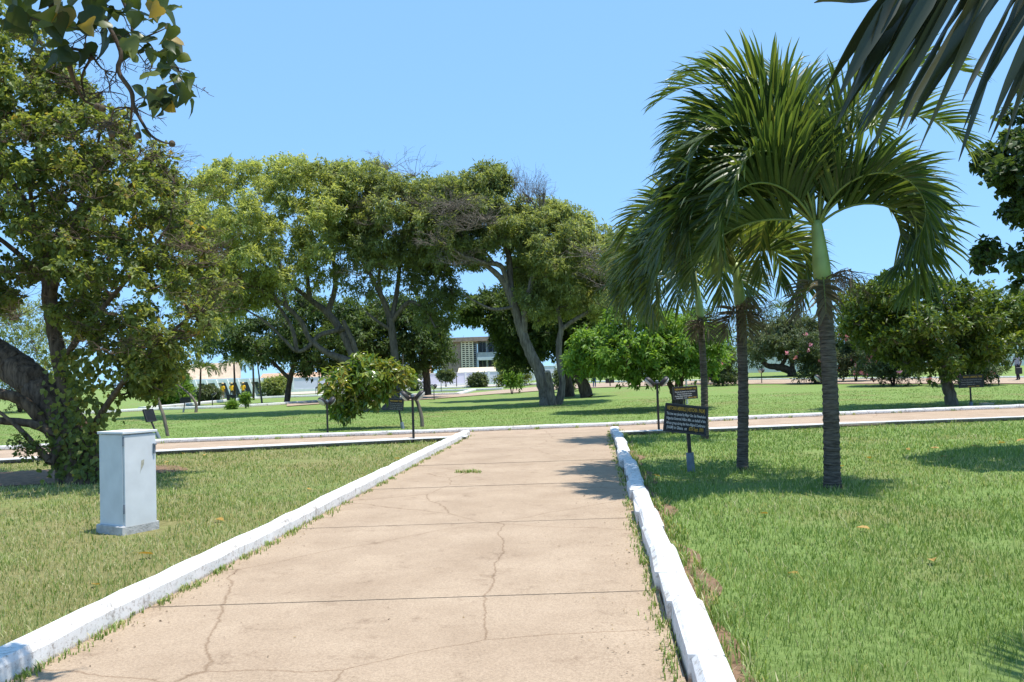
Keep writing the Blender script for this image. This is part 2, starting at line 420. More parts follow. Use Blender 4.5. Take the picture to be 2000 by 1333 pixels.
def kerbmat():
    m, n, b = newmat('white_kerb_paint'); L = n.links.new
    tc = n.nodes.new('ShaderNodeTexCoord')
    a = n.nodes.new('ShaderNodeTexNoise'); a.inputs['Scale'].default_value = 5; a.inputs['Detail'].default_value = 11; a.inputs['Roughness'].default_value = .72
    L(tc.outputs['Object'], a.inputs['Vector'])
    cr = n.nodes.new('ShaderNodeValToRGB'); e = cr.color_ramp.elements
    e[0].position = .30; e[0].color = (.26, .22, .18, 1); e[1].position = .46; e[1].color = (.70, .69, .67, 1)
    L(a.outputs[0], cr.inputs[0])
    c = n.nodes.new('ShaderNodeTexNoise'); c.inputs['Scale'].default_value = 28; c.inputs['Detail'].default_value = 8; c.inputs['Roughness'].default_value = .75; L(tc.outputs['Object'], c.inputs['Vector'])
    cc = n.nodes.new('ShaderNodeValToRGB'); e = cc.color_ramp.elements; e[0].position = .33; e[0].color = (.42, .37, .32, 1); e[1].position = .48; e[1].color = (1, 1, 1, 1); L(c.outputs[0], cc.inputs[0])
    # soil splashed on the lowest centimetres
    sz = n.nodes.new('ShaderNodeSeparateXYZ'); L(tc.outputs['Object'], sz.inputs[0])
    ad = n.nodes.new('ShaderNodeMath'); ad.operation = 'MULTIPLY_ADD'; L(c.outputs[0], ad.inputs[0]); ad.inputs[1].default_value = .09; L(sz.outputs[2], ad.inputs[2])
    cs = n.nodes.new('ShaderNodeValToRGB'); e = cs.color_ramp.elements; e[0].position = .065; e[0].color = (.50, .40, .31, 1); e[1].position = .105; e[1].color = (1, 1, 1, 1); L(ad.outputs[0], cs.inputs[0])
    k1 = n.nodes.new('ShaderNodeMix'); k1.data_type = 'RGBA'; k1.blend_type = 'MULTIPLY'; k1.inputs[0].default_value = 1; L(cr.outputs[0], k1.inputs[6]); L(cc.outputs[0], k1.inputs[7])
    k2 = n.nodes.new('ShaderNodeMix'); k2.data_type = 'RGBA'; k2.blend_type = 'MULTIPLY'; k2.inputs[0].default_value = 1; L(k1.outputs[2], k2.inputs[6]); L(cs.outputs[0], k2.inputs[7])
    L(k2.outputs[2], b.inputs['Base Color']); b.inputs['Roughness'].default_value = .8
    bm = n.nodes.new('ShaderNodeBump'); bm.inputs['Strength'].default_value = .5; bm.inputs['Distance'].default_value = .012
    L(a.outputs[0], bm.inputs['Height']); L(bm.outputs[0], b.inputs['Normal'])
    return m
M_lawn = lawnmat()
M_path = pathmat('tan_concrete', (.35, .263, .183), (.435, .337, .241))
M_path2 = pathmat('worn_tan_concrete', (.37, .275, .195), (.47, .36, .26))
M_kerb = kerbmat()
M_grey = flat('grey_cement', (.42, .42, .42), .9, .2, 12, .4)
M_soil = flat('brown_soil', (.20, .125, .075), .95, .35, 9, .9)
M_sand = flat('pale_sandy_ground', (.46, .40, .31), .95, .18, 2, .4)

xs = np.concatenate([-np.geomspace(1500, 92, 14), np.arange(-90, 91, 2.0), np.geomspace(92, 1500, 14)])
ys = np.concatenate([-np.geomspace(300, 12, 6), np.arange(-10, 190, 2.0), np.geomspace(190, 2600, 16)])
X, Y = np.meshgrid(xs, ys)
Z = np.vectorize(gz)(X, Y)
ni, nj = X.shape
ii, jj = np.meshgrid(np.arange(ni - 1), np.arange(nj - 1), indexing='ij')
F = np.stack([ii * nj + jj, ii * nj + jj + 1, (ii + 1) * nj + jj + 1, (ii + 1) * nj + jj], -1).reshape(-1, 4)
mesh_np('lawn', np.stack([X, Y, Z], -1).reshape(-1, 3), F, M_lawn, smooth=True, kind='structure')

def sheet(name, left, right, h, mat, parent=None, step=1.5, thick=.02):
    """strip of ground cover between two edge lines given as world points"""
    n = max(len(left), 2)
    def resample(P, m):
        P = [np.array(p[:2]) for p in P]; d = np.concatenate([[0], np.cumsum([np.linalg.norm(P[i + 1] - P[i]) for i in range(len(P) - 1)])])
        t = np.linspace(0, d[-1], m)
        return [np.array([np.interp(x, d, [p[0] for p in P]), np.interp(x, d, [p[1] for p in P])]) for x in t]
    Lg = sum((Vector(left[i + 1][:2]) - Vector(left[i][:2])).length for i in range(len(left) - 1))
    m = max(3, int(Lg / step)); a = resample(left, m); b = resample(right, m)
    V = []; F = []
    for i in range(m):
        for t in np.linspace(0, 1, 4):
            p = a[i] * (1 - t) + b[i] * t; V.append((p[0], p[1], gz(p[0], p[1]) + h))
    for i in range(m - 1):
        for k in range(3): F.append((i * 4 + k, (i + 1) * 4 + k, (i + 1) * 4 + k + 1, i * 4 + k + 1))
    o = mesh_np(name, V, np.array(F), mat, parent); 
    if parent is None: o['kind'] = 'structure'
    return o
def kerb(name, pts, wd=.15, ht=.13, side=1, mat=None, seed=0, step=.35, inner=None):
    """painted kerb following world points on the ground; rounded top edges and slight unevenness"""
    r = np.random.default_rng(seed)
    P = [np.array(p[:2]) for p in pts]; d = np.concatenate([[0], np.cumsum([np.linalg.norm(P[i + 1] - P[i]) for i in range(len(P) - 1)])])
    m = max(3, int(d[-1] / step)); t = np.linspace(0, d[-1], m)
    Q = np.stack([np.interp(t, d, [p[0] for p in P]), np.interp(t, d, [p[1] for p in P])], -1)
    T = unit(np.gradient(Q, axis=0)); Nn = np.stack([-T[:, 1], T[:, 0]], -1) * side
    V = []; F = []
    jit = np.cumsum(r.normal(0, .004, m)); jit -= jit.mean(); jit = np.clip(jit, -.012, .012); hj = np.clip(np.cumsum(r.normal(0, .003, m)), -.01, .01)
    prof = [(-.01, -.1), (0, ht * .75), (.025, ht), (wd - .025, ht), (wd, ht * .75), (wd + .01, -.1)]
    for i in range(m):
        for k, (o_, z) in enumerate(prof):
            p = Q[i] + Nn[i] * (o_ + jit[i] + r.normal(0, .003)); zz = z + (hj[i] if z > 0 else 0) + (r.normal(0, .003) if z > 0 else 0)
            V.append((p[0], p[1], gz(p[0], p[1]) + zz))
    k = len(prof)
    for i in range(m - 1):
        for j in range(k - 1): F.append((i * k + j, i * k + j + 1, (i + 1) * k + j + 1, (i + 1) * k + j))
    F2 = [tuple(range(k)), tuple((m - 1) * k + j for j in range(k - 1, -1, -1))]
    o = mesh_np(name, V, [np.array(F), np.array(F2)], mat or M_kerb); o['kind'] = 'structure'
    return o

# main path, between its two kerbs, out of slabs with open joints
pl0, pl1 = G(918, 853), G(750, 944); pr0, pr1 = G(1193, 846), G(1222, 944)
def lineY(a, b, y): t = (y - a.y) / (b.y - a.y); return Vector((a.x + (b.x - a.x) * t, y, 0))
LEFT = lambda y: lineY(pl0, pl1, y)
RIGHT = lambda y: lineY(pr0, pr1, y)
Y_TOP = (pl0.y + pr0.y) / 2
A_low = [(0, 881), (150, 874), (350, 866), (600, 856.5), (850, 847.5), (1020, 840.5), (1182, 834.5), (1250, 831), (1375, 825), (1460, 820.5), (1600, 814.6), (1700, 810), (2000, 798), (2250, 788)]
NL = [(-150, 902), (0, 895), (350, 876), (600, 864.5), (912, 849.5)]
NR = [(1197, 841.5), (1380, 835), (1460, 832), (1700, 822), (2000, 811), (2250, 801)]
KA = [G(*p) for p in A_low]; KA = [KA[0] + (KA[0] - KA[1]) * 1.5] + KA
KNL = [G(*p, .12) for p in NL]; KNR = [G(*p, .12) for p in NR]
for q in KNL + KNR: q.z = 0
mp = sheet('path', [LEFT(-3), LEFT(pl0.y)], [RIGHT(-3), RIGHT(pr0.y)], .004, M_soil)
mp['label'] = 'tan concrete garden path with open joints'
y = -3.0; k = 0; rs = random.Random(4)
while y < Y_TOP - .2:
    y2 = min(y + 3.05, Y_TOP)
    a, b, c, d = LEFT(y + .012), RIGHT(y + .012), RIGHT(y2 - .012), LEFT(y2 - .012)
    e = .005; z = .03 + rs.uniform(-.003, .003)
    mbx = MB(); mbx.prism([Vector((p.x, p.y, -.02)) for p in (a, b, c, d)], (0, 0, z + .02)); mbx.build('slab', M_path, mp); y = y2; k += 1
# crossing path: from the near kerb lines to the far kerb
def nearline(x):
    P = KNL + [KNR[0]] + KNR; return np.interp(x, [p.x for p in P], [p.y for p in P])
xl = np.linspace(-24, 40, 70)
ka = lambda x: np.interp(x, [p.x for p in KA], [p.y for p in KA])
sheet('cross_path', [(x, nearline(x) + (.0 if not (pl0.x < x < pr0.x) else .0)) for x in xl], [(x, ka(x)) for x in xl], .012, M_path2)
kerb('kerb', KA, .16, .14, 1, seed=1)
kerb('kerb', KNL, .09, .11, -1, seed=2)
kerb('kerb', KNR, .09, .11, -1, seed=3)
# raw cement backing behind the near kerbs
sheet('kerb_backing', [(p.x, p.y - .08) for p in KNL], [(p.x, p.y - .34) for p in KNL], .092, M_grey)
sheet('kerb_backing', [(p.x, p.y - .08) for p in KNR], [(p.x, p.y - .30) for p in KNR], .092, M_grey)
# kerbs of the main path, stone by stone
def stones(line, y0, y1, side, seed, ln, gap, jit):
    root = None; r = random.Random(seed)
    base = sheet('kerb', [line(y0), line(y1)], [line(y0) + Vector((side * .2, 0, 0)), line(y1) + Vector((side * .2, 0, 0))], .006, M_soil)
    base['label'] = 'white painted kerb of single stones beside the path'
    d = (line(y1) - line(y0)).normalized(); ang = math.atan2(d.y, d.x)
    y = y0
    while y < y1 - .1:
        L_ = min(ln * r.uniform(.8, 1.15), y1 - y)
        c = line(y + L_ / 2) + Vector((side * (.10 + r.uniform(-jit, jit)), 0, .07 + r.uniform(-jit, jit) * .6))
        M = Matrix.Rotation(ang + r.uniform(-jit, jit) * 1.2, 3, 'Z') @ Matrix.Rotation(r.uniform(-jit, jit) * .8, 3, 'Y') @ Matrix.Rotation(r.uniform(-jit, jit) * 1.5, 3, 'X')
        mb = MB(); mb.box((0, 0, 0), (L_ / abs(math.sin(ang)) - gap, .2 * r.uniform(.92, 1.08), .24), M, .032)
        V = np.array(mb.V); V += np.random.default_rng(seed + int(y * 10)).normal(0, .006, V.shape)
        me = mesh_np('kerb_stone', V + np.array(c), [np.array(f) for f in mb.F.values()], M_kerb, base)
        y += L_
    return base
kerb('kerb', [LEFT(-3), LEFT(pl0.y + .05)], .19, .17, 1, seed=11, step=.25)
stones(RIGHT, 1.0, pr0.y, 1, 12, .88, .025, .024)
# bare soil along the right kerb and under the leaning tree
sheet('soil', [RIGHT(y) + Vector((.16, 0, 0)) for y in np.arange(2, pr0.y, .15)], [RIGHT(y) + Vector((.40 + .07 * math.sin(y * 2.1) + .05 * math.sin(y * 5.3), 0, 0)) for y in np.arange(2, pr0.y, .15)], .012, M_soil, step=.15)
c0 = G(110, 930)
mbs = MB(); nS = 40
ring = [Vector((c0.x + (2.1 + .35 * math.sin(3 * a) + .2 * math.sin(7 * a + 1)) * math.cos(a), c0.y + (1.7 + .3 * math.sin(2 * a + 1)) * math.sin(a), .009)) for a in np.arange(nS) * 2 * math.pi / nS]
mesh_np('soil', [tuple(c0 + Vector((0, 0, .02)))] + [tuple(p) for p in ring], np.array([(0, 1 + i, 1 + (i + 1) % nS) for i in range(nS)]), M_soil, kind='structure')

# far path and the kerb lines beyond the main lawn
near_edge = [(560, 795), (640, 789), (811, 783), (974, 770), (1100, 761), (1250, 756), (1470, 751), (2000, 751), (2200, 751)]
far_edge = [(560, 789), (700, 776), (901, 771), (985, 762), (1100, 752), (1250, 748), (1470, 743), (2000, 739), (2200, 739)]
sheet('far_path', [G(*p) for p in near_edge], [G(*p) for p in far_edge], .05, M_path2, step=3)
sheet('wall_verge', [G(545, 773), G(800, 761), G(985, 755), G(1100, 751)], [G(545, 768), G(800, 756.5), G(985, 751), G(1100, 747)], .05, M_sand, step=6)
for i, (ln_, wd) in enumerate([
        ([(100, 813), (220, 806.5), (318, 801.5), (430, 798), (510, 794), (620, 786.5)], .35),
        ([(285, 801), (360, 794.5), (445, 785), (510, 779), (620, 775), (680, 771)], .6),
        ([(700, 768), (796, 762), (980, 755), (1080, 751)], .9),
        ([(823, 766.5), (980, 761.5)], .7),
        ([(700, 777), (815, 774), (901, 771.5), (930, 763.5)], .5)]):
    kerb('kerb', [G(*p) for p in ln_], wd, .22 if i else .2, 1, seed=20 + i, step=1.5)
kerb('kerb', [G(*p) for p in [(1150, 747), (1250, 747.5), (1470, 742.5), (2000, 738.5), (2150, 738)]], .3, .12, 1, seed=31, step=2)

# ---------------------------------------------------------------- boundary wall, buildings
M_wallb = flat('pale_blue_wall_paint', (.66, .63, .72), .95, .06, .6, 0, .05)
M_white = flat('white_paint', (.72, .72, .71), .9, .06, 1.5, 0, .1)
M_fin = flat('bright_white_paint', (.86, .85, .83), .9, .04, 1.5, 0, .1)
M_cream = flat('cream_paint', (.66, .58, .44), .8, .12, 1.5, .1)
M_brick = flat('red_brown_wall', (.30, .215, .175), .9, .25, 1.5, .2)
M_tile = flat('orange_roof_tile', (.50, .32, .21), .85, .25, 3, .4)
M_beige = flat('beige_metal_roof', (.66, .55, .38), .6, .06, 1)
M_dark = flat('dark_window_glass', (.022, .03, .038), .15, .3, 1, 0, .5)
M_gry = flat('grey_render', (.33, .36, .38), .85, .15, 2, .1)
def wall(name, label, p0, p1, h, n, mat_p, mat_post, thick=.2, dado=.5, cap=True):
    """panel by panel between posts"""
    t = thing(name, label, 'wall', p0)
    d = (p1 - p0); d.z = 0; L_ = d.length; u = d.normalized(); R = Matrix.Rotation(math.atan2(u.y, u.x), 3, 'Z')
    for i in range(n):
        c = p0 + d * ((i + .5) / n); c.z = gz(c.x, c.y) + h / 2 - .1
        mb = MB(); mb.box(c, (L_ / n - .3, thick, h), R); pn = mb.build('panel', mat_p, t)
        if dado:
            mb = MB(); mb.box(c + Vector((0, -.003, -h / 2 + dado / 2 + .05)), (L_ / n - .3, thick + .12, dado), R); mb.build('plinth', mat_post, pn)
        if cap:
            mb = MB(); mb.box(c + Vector((0, 0, h / 2 + .04)), (L_ / n - .3, thick + .14, .1), R, .01); mb.build('coping', mat_post, pn)
    for i in range(n + 1):
        c = p0 + d * (i / n); c.z = gz(c.x, c.y) + h / 2 - .02
        mb = MB(); mb.box(c, (.3, thick + .16, h + .25), R, .02); mb.build('post', mat_post, t)
    return t
wall('boundary_wall', 'long pale blue boundary wall with white posts behind the park', G(470, 769.5), onG(A(1130, 746, 148).x, 148), 2.35, 14, M_wallb, M_white)
w0 = Vector((14, 96, gz(14, 96))); w1 = Vector((75, 78, gz(75, 78)))
wall('boundary_wall', 'white garden wall behind the oleander bushes on the right', w0, w1, 2.6, 18, M_white, M_white, dado=.35)

# unfinished two-storey block with a pierced screen
def screen_block():
    Yb = 172.0; s = Yb / FPX
    base = A(940, 735, Yb); base.z = 0
    t = thing('apartment_block', 'two-storey grey block with a white pierced screen, behind the boundary wall', 'building', base)
    def P(px, py, dy=0): return A(px, py, Yb + dy)
    def slab(name, x0, y0, x1, y1, dy, dep, mat, par=t, bottom=None):
        a = P(x0, y0); b = P(x1, y1); 
        z1 = a.z; z0 = b.z if bottom is None else bottom
        mb = MB(); mb.box(((a.x + b.x) / 2, Yb + dy + dep / 2, (z0 + z1) / 2), (b.x - a.x, dep, z1 - z0)); return mb.build(name, mat, par)
    slab('wall', 860, 667, 901, 740, .3, 9, M_brick, bottom=-.1)
    slab('wall', 901, 662, 933, 669, -.1, 9, M_brick)
    slab('wall', 931.5, 665, 1040, 740, 3.2, 6, M_gry, bottom=-.1)          # recessed back wall of the balconies
    slab('balcony', 932, 689, 1030, 699, .1, 3.0, M_gry)
    slab('floor_slab', 932, 698, 1030, 701, .0, 3.3, M_white)
    for x in (932.5, 949, 950.5, 972, 1000): slab('column', x, 666, x + 2.2, 740, .35, .25, M_white, bottom=-.1)
    rf = slab('roof', 878, 660.5, 1045, 663, -.8, 11, M_brick)
    for x0, x1, y0, y1 in ((935, 948, 669, 687), (953, 970, 669, 687), (935, 949, 702, 722), (953, 968, 702, 722), (975, 995, 702, 722)):
        wn = slab('window', x0, y0, x1, y1, 3.05, .12, M_dark)
        mb = MB(); a = P(x0, y0); b = P(x1, y1)
        mb.box(((a.x + b.x) / 2, Yb + 3.0, (a.z + b.z) / 2), (.08, .06, a.z - b.z)); mb.build('mullion', M_gry, wn)
    # pierced screen: posts and rungs leaving real holes
    mb = MB(); top = P(902, 668).z; bot = P(902, 726).z; x0 = P(902, 700).x; x1 = P(924, 700).x; x2 = P(931, 700).x
    n = 15
    for i in range(4):
        x = x0 + (x1 - x0) * i / 3; mb.box((x, Yb, (top + bot) / 2), (.24, .3, top - bot))
    for j in range(n + 1):
        z = bot + (top - bot) * j / n; mb.box(((x0 + x1) / 2, Yb + .004, z), (x1 - x0, .26, .19))
    mb.build('screen', M_cream, t)
    mb = MB()
    for j in range(n + 1):
        z = bot + (top - bot) * j / n; mb.box(((x1 + x2) / 2, Yb + 1.2, z), (x2 - x1, .2, .2))
    mb.box((x2 + .05, Yb + 1.2, (top + bot) / 2), (.2, .3, top - bot)); mb.build('screen', M_gry, t)
    slab('wall', 902, 668, 931, 740, 1.6, 1.0, M_dark, bottom=-.1)
    mb = MB(); mb.tube([P(905, 662), P(905, 655)], [.05, .03], 5); mb.build('antenna', M_gry, t)
screen_block()
def house(name, label, x0, x1, yeave, yridge, Yb, dep, wmat, rmat, ext=.6):
    a = A(x0, yeave, Yb); b = A(x1, yeave, Yb); zr = A((x0 + x1) / 2, yridge, Yb + dep / 2).z
    cx = (a.x + b.x) / 2; t = thing(name, label, 'house', (cx, Yb + dep / 2, 0)); ze = (a.z + b.z) / 2
    mb = MB(); mb.box((cx, Yb + dep / 2, ze / 2 - .1), (b.x - a.x - 2 * ext, dep - 2 * ext, ze + .1)); mb.build('wall', wmat, t)
    mb = MB(); e = .18; xa, xb = a.x, b.x
    prof = [(Yb, ze), (Yb + dep / 2, zr), (Yb + dep, ze), (Yb + dep, ze - e), (Yb + dep / 2, zr - e), (Yb, ze - e)]
    for (i, j, k, l) in ((0, 1, 4, 5), (1, 2, 3, 4)):
        mb.prism([Vector((xa, *prof[q])) for q in (i, j, k, l)], (xb - xa, 0, 0))
    rf = mb.build('roof', rmat, t)
    mb = MB(); mb.box((cx, Yb - .03, ze - .1), (b.x - a.x, .06, .24)); mb.build('fascia', M_white, rf)
    for i in range(3):
        mb = MB(); mb.box((cx + (i - 1) * (b.x - a.x) * .28, Yb + ext - .03, ze * .55), (1.3, .12, 1.2)); mb.build('window', M_dark, t)
house('tiled_house', 'low house with orange tiled roof just left of the tall trunk', 690, 840, 734, 716, 175, 9, M_white, M_tile)
house('tiled_house', 'long low house with orange tiled roof behind the wall on the left', 500, 665, 747, 728, 160, 9, M_cream, M_tile)
house('metal_roof_shed', 'shed with beige metal roof in front of the grey block', 894, 972, 727, 718, 160, 7, M_gry, M_beige)
house('metal_roof_shed', 'white shed with red roof glimpsed at the right edge', 1955, 2090, 676, 662, 92, 6, M_white, M_brick)
# dark slatted water tank beside the block
tk = A(980, 713, 158); mb = MB()
z0 = tk.z + .9; prof = [(1.15, 0)]
for i in range(7): prof += [(1.2, z0 * i / 7 + .05), (1.2, z0 * (i + .75) / 7), (1.12, z0 * (i + .85) / 7)]
prof += [(.8, z0 + .25), (.2, z0 + .4)]
mb.lathe(prof, (tk.x, 158, 0), 18)
tag(mb.build('water_tank', flat('black_plastic', (.03, .03, .035), .4, .1, 3), smooth=False), 'black ribbed water tank beside the grey block', 'tank')

# museum pavilion with slanted fins
def museum():
    Yb = 97.0
    P = lambda px, py, dy=0: A(px, py, Yb + dy)
    base = G(445, 776.5)
    t = thing('museum_pavilion', 'white pavilion with slanted fins and tiled roof behind yellow-shirted people', 'building', base)
    zt = P(440, 741).z; zs = P(440, 748).z; x0 = P(335, 745).x; x1 = P(527, 745).x
    mb = MB(); mb.box(((x0 + x1) / 2, Yb + 3, (zt + zs) / 2), (x1 - x0, 7, zt - zs)); mb.build('roof_slab', M_fin, t)
    mb = MB(); mb.box(((x0 + x1) / 2, Yb + 4, zs / 2 - .05), (x1 - x0, 4, zs + .1)); mb.build('glazing', flat('blue_glass', (.12, .17, .21), .2, .3, 1, 0, .5), t)
    for px in (356, 379, 400, 420, 441, 462, 484, 505, 526):
        a = P(px, 744); b = P(px + 14, 744); w_ = .34
        mb = MB(); mb.prism([Vector((a.x, Yb - .6, zt)), Vector((a.x + w_, Yb - .6, zt)), Vector((b.x + w_, Yb - .6, -.1)), Vector((b.x, Yb - .6, -.1))], (0, 1.3, 0))
        mb.build('fin', M_fin, t)
    mb = MB()
    mb.prism([Vector((P(285, 740).x, Yb + 4, zt + .1)), Vector((P(432, 740).x, Yb + 4, zt + .1)), Vector((P(424, 700).x, Yb + 5.5, P(424, 706).z)), Vector((P(330, 700).x, Yb + 5.5, P(330, 712).z))], (0, 3, 0))
    mb.build('tiled_roof', flat('peach_tile', (.56, .43, .31), .85, .2, 2, .3), t)
museum()
# ---------------------------------------------------------------- trees
B_grey = barkmat('grey_bark', (.07, .058, .048), (.26, .22, .18), 5)
B_mid = barkmat('brown_grey_bark', (.05, .04, .032), (.19, .155, .125), 5)
B_dark = barkmat('dark_bark', (.035, .026, .02), (.14, .105, .08), 6)
B_brown = barkmat('rough_brown_bark', (.045, .03, .022), (.21, .15, .11), 7, 1.0)
L_lime = leafmat('lime_leaves', [(0, (.14, .175, .065)), (.5, (.275, .315, .115)), (1, (.45, .48, .21))], .5)
L_mid = leafmat('mid_green_leaves', [(0, (.105, .138, .055)), (.55, (.215, .255, .105)), (1, (.40, .43, .20))], .5)
L_dark = leafmat('dark_green_leaves', [(0, (.035, .062, .022)), (.6, (.085, .13, .04)), (1, (.18, .24, .075))], .4)
L_bright = leafmat('bright_green_leaves', [(0, (.06, .12, .02)), (.5, (.13, .23, .035)), (1, (.26, .39, .07))], .4)
L_olive = leafmat('olive_yellowing_leaves', [(0, (.075, .105, .03)), (.5, (.165, .205, .06)), (.85, (.28, .31, .09)), (.96, (.40, .31, .08)), (1, (.42, .21, .06))], .46)
L_gloss = leafmat('glossy_leaves', [(0, (.05, .11, .015)), (.45, (.12, .20, .025)), (.8, (.26, .28, .05)), (1, (.34, .25, .06))], .3, .28, 1.6, .6)
L_greyg = leafmat('grey_green_leaves', [(0, (.045, .065, .03)), (.5, (.10, .13, .06)), (1, (.20, .22, .11))], .28)
L_ole = leafmat('oleander_leaves', [(0, (.03, .055, .022)), (.6, (.09, .12, .05)), (.955, (.16, .19, .09)), (.965, (.62, .22, .30)), (1, (.75, .35, .42))], .25)

def twigfan(T, p, n, R, up=1.0, r0=.012, spread=.6, lean=(0, 0), sub=4):
    p = np.array(p)
    for i in range(n):
        d = unit(np.array([T.r.gauss(lean[0], spread), T.r.gauss(lean[1], spread), up * T.r.uniform(.6, 1.2)]))
        L_ = R * T.r.uniform(.5, 1.1); q = p + d * L_
        T.twig(p, q, r0, r0 * .35, wob=.35, sides=3, n=5, node=False, sag=T.r.uniform(-.05, .1))
        for j in range(sub):
            t = T.r.uniform(.35, .9); a = p + (q - p) * t
            b = a + unit(d + np.array([T.r.gauss(0, .6) for _ in range(3)])) * L_ * T.r.uniform(.2, .45)
            T.twig(a, b, r0 * .5, r0 * .25, wob=.4, sides=3, n=3, node=False)

# --- broad pale tree left of centre, bough sweeping left
T = Tree(43, 21); Y = 43
T.limb([(703, 812, 0, 36), (702, 770, 0, 28), (700, 725, 0, 28), (695, 705, 0, 24)])
T.limb([(697, 712, 0, 20), (640, 690, -.3, 12), (605, 662, -.5, 10), (588, 628, -.6, 9), (560, 600, -.8, 8), (520, 572, -1.2, 9), (470, 548, -1.6, 6), (410, 520, -2, 4)])
T.limb([(695, 705, 0, 20), (672, 655, .3, 16), (640, 612, .5, 14), (605, 585, .9, 10), (570, 555, 1.2, 8), (545, 515, 1.4, 8), (530, 460, 1.5, 5)])
T.limb([(672, 643, .2, 10), (625, 655, -.3, 9), (600, 680, -.6, 8), (578, 686, -.7, 7), (556, 665, -.9, 6), (520, 630, -1.2, 5), (480, 605, -1.5, 3)])
T.limb([(580, 686, -.7, 8), (573, 650, -.7, 8), (560, 622, -.6, 7), (535, 590, -.6, 6), (500, 570, -.4, 4)])
T.limb([(700, 715, 0, 14), (690, 670, -.2, 10), (670, 626, -.3, 8)])
T.limb([(640, 612, .5, 12), (655, 560, .8, 10), (650, 500, 1, 7), (640, 430, 1, 5)])
T.limb([(605, 585, .9, 10), (600, 530, .5, 8), (610, 470, .2, 6), (600, 400, 0, 4)])
T.limb([(560, 600, -.8, 8), (545, 550, -1, 6), (500, 500, -1.5, 5), (460, 440, -1.8, 3)])
crown = [(300, 430), (325, 350), (390, 335), (432, 306), (530, 300), (610, 312), (690, 325), (740, 420), (715, 520), (640, 560), (570, 580), (500, 610), (430, 640), (350, 630), (310, 540)]
hol = [[(650, 490), (700, 490), (690, 540), (640, 560)], [(470, 600), (540, 590), (540, 640), (480, 640)]]
T.clumps(fill(crown, 215, Y, 4.2, 28, 3, hol, .5), 26, 14, .22, .075, flat_=.7, tone=(.1, 1), shell=.35)
T.clumps(fill([(380, 560), (440, 520), (560, 520), (600, 560), (540, 600), (440, 620), (390, 640)], 46, Y, 3.0, 22, 5, (), .5), 12, 9, .24, .08, tone=(0, .8), shell=.3)
for q in [(480, 590), (530, 560), (430, 560), (420, 640), (560, 640), (520, 480), (590, 600)]: twigfan(T, A(q[0], q[1], Y - .5), 9, 1.5, .5, .012, .9, (-.2, 0))
T.build('broad_tree', 'broad tree with pale lime crown, low boughs sweeping left', 'tree', G(703, 812), B_mid, L_lime)

# --- upright tree behind the glossy shrub
T = Tree(43.5, 22); Y = 43.5
T.limb([(758, 805, 0, 34), (768, 780, 0, 22), (776, 755, 0, 18), (772, 710, 0, 16), (768, 670, 0, 15), (764, 635, 0, 15), (758, 612, 0, 12), (745, 580, -.2, 10), (728, 545, -.4, 8), (700, 500, -.6, 5)])
T.limb([(764, 630, 0, 10), (772, 590, .2, 10), (778, 550, .4, 9), (782, 500, .6, 7), (790, 440, .8, 5)])
T.limb([(766, 628, 0, 10), (785, 603, -.3, 9), (803, 590, -.5, 8), (830, 605, -.8, 5), (850, 640, -1, 3)])
T.limb([(745, 580, -.2, 8), (740, 540, -.2, 7), (750, 480, .2, 5), (740, 420, .4, 4)])
T.limb([(764, 645, 0, 8), (740, 630, -.4, 6), (715, 610, -.7, 4)])
crown = [(610, 320), (640, 312), (710, 308), (790, 328), (860, 350), (920, 362), (950, 420), (930, 500), (870, 540), (800, 520), (740, 540), (690, 520), (650, 470), (620, 390)]
T.clumps(fill(crown, 165, Y, 3.6, 27, 6, (), .5), 25, 14, .22, .075, flat_=.72, tone=(.05, .95), shell=.35)
T.clumps(fill([(650, 470), (740, 450), (830, 470), (850, 520), (820, 560), (760, 590), (690, 590), (640, 540)], 46, Y, 3.0, 22, 8, (), .5), 12, 9, .24, .08, tone=(.0, .8), shell=.3)
T.clumps(fill([(820, 335), (880, 340), (945, 352), (945, 430), (830, 430)], 22, Y, 1.5, 24, 10, (), .5), 25, 14, .22, .075, flat_=.72, tone=(.05, .95), shell=.35)
T.clumps(fill([(790, 530), (850, 500), (915, 550), (910, 610), (860, 660), (800, 620)], 40, Y, 2.0, 19, 9, (), .5), 18, 11, .22, .075, tone=(0, .5))
for q in [(720, 440), (800, 420), (840, 450), (700, 540), (750, 400), (810, 345), (760, 330), (680, 410), (820, 400), (770, 460), (860, 420)]: twigfan(T, A(q[0], q[1], Y - 2.6), 11, 1.5, .5, .013, .9)
T.build('upright_tree', 'upright tree with grey trunk and forked limbs behind the glossy shrub', 'tree', G(758, 805), B_mid, L_mid)

# --- centre tree with forked pale trunk
T = Tree(42, 23); Y = 42
T.limb([(1071, 800, 0, 36), (1064, 760, 0, 26), (1052, 722, 0, 22), (1036, 690, 0, 22), (1020, 652, 0, 19), (1008, 610, 0, 18), (992, 566, 0, 16), (975, 540, -.2, 12), (950, 520, -.5, 10), (922, 508, -.9, 9), (880, 490, -1.3, 6), (845, 470, -1.6, 4)], 12)
T.limb([(1000, 590, 0, 15), (996, 545, .2, 13), (994, 505, .4, 12), (986, 480, .6, 10), (970, 445, .8, 8), (960, 400, 1, 5)])
T.limb([(994, 570, .1, 10), (984, 530, -.3, 10), (973, 517, -.5, 11), (950, 514, -.8, 9), (915, 505, -1.2, 7), (870, 478, -1.6, 5), (840, 455, -2, 3)])
T.limb([(960, 528, -.3, 7), (930, 495, -.4, 5), (905, 465, -.6, 4), (880, 430, -.8, 3)])
T.limb([(965, 515, -.6, 6), (945, 490, -.8, 4), (910, 468, -1, 3)])
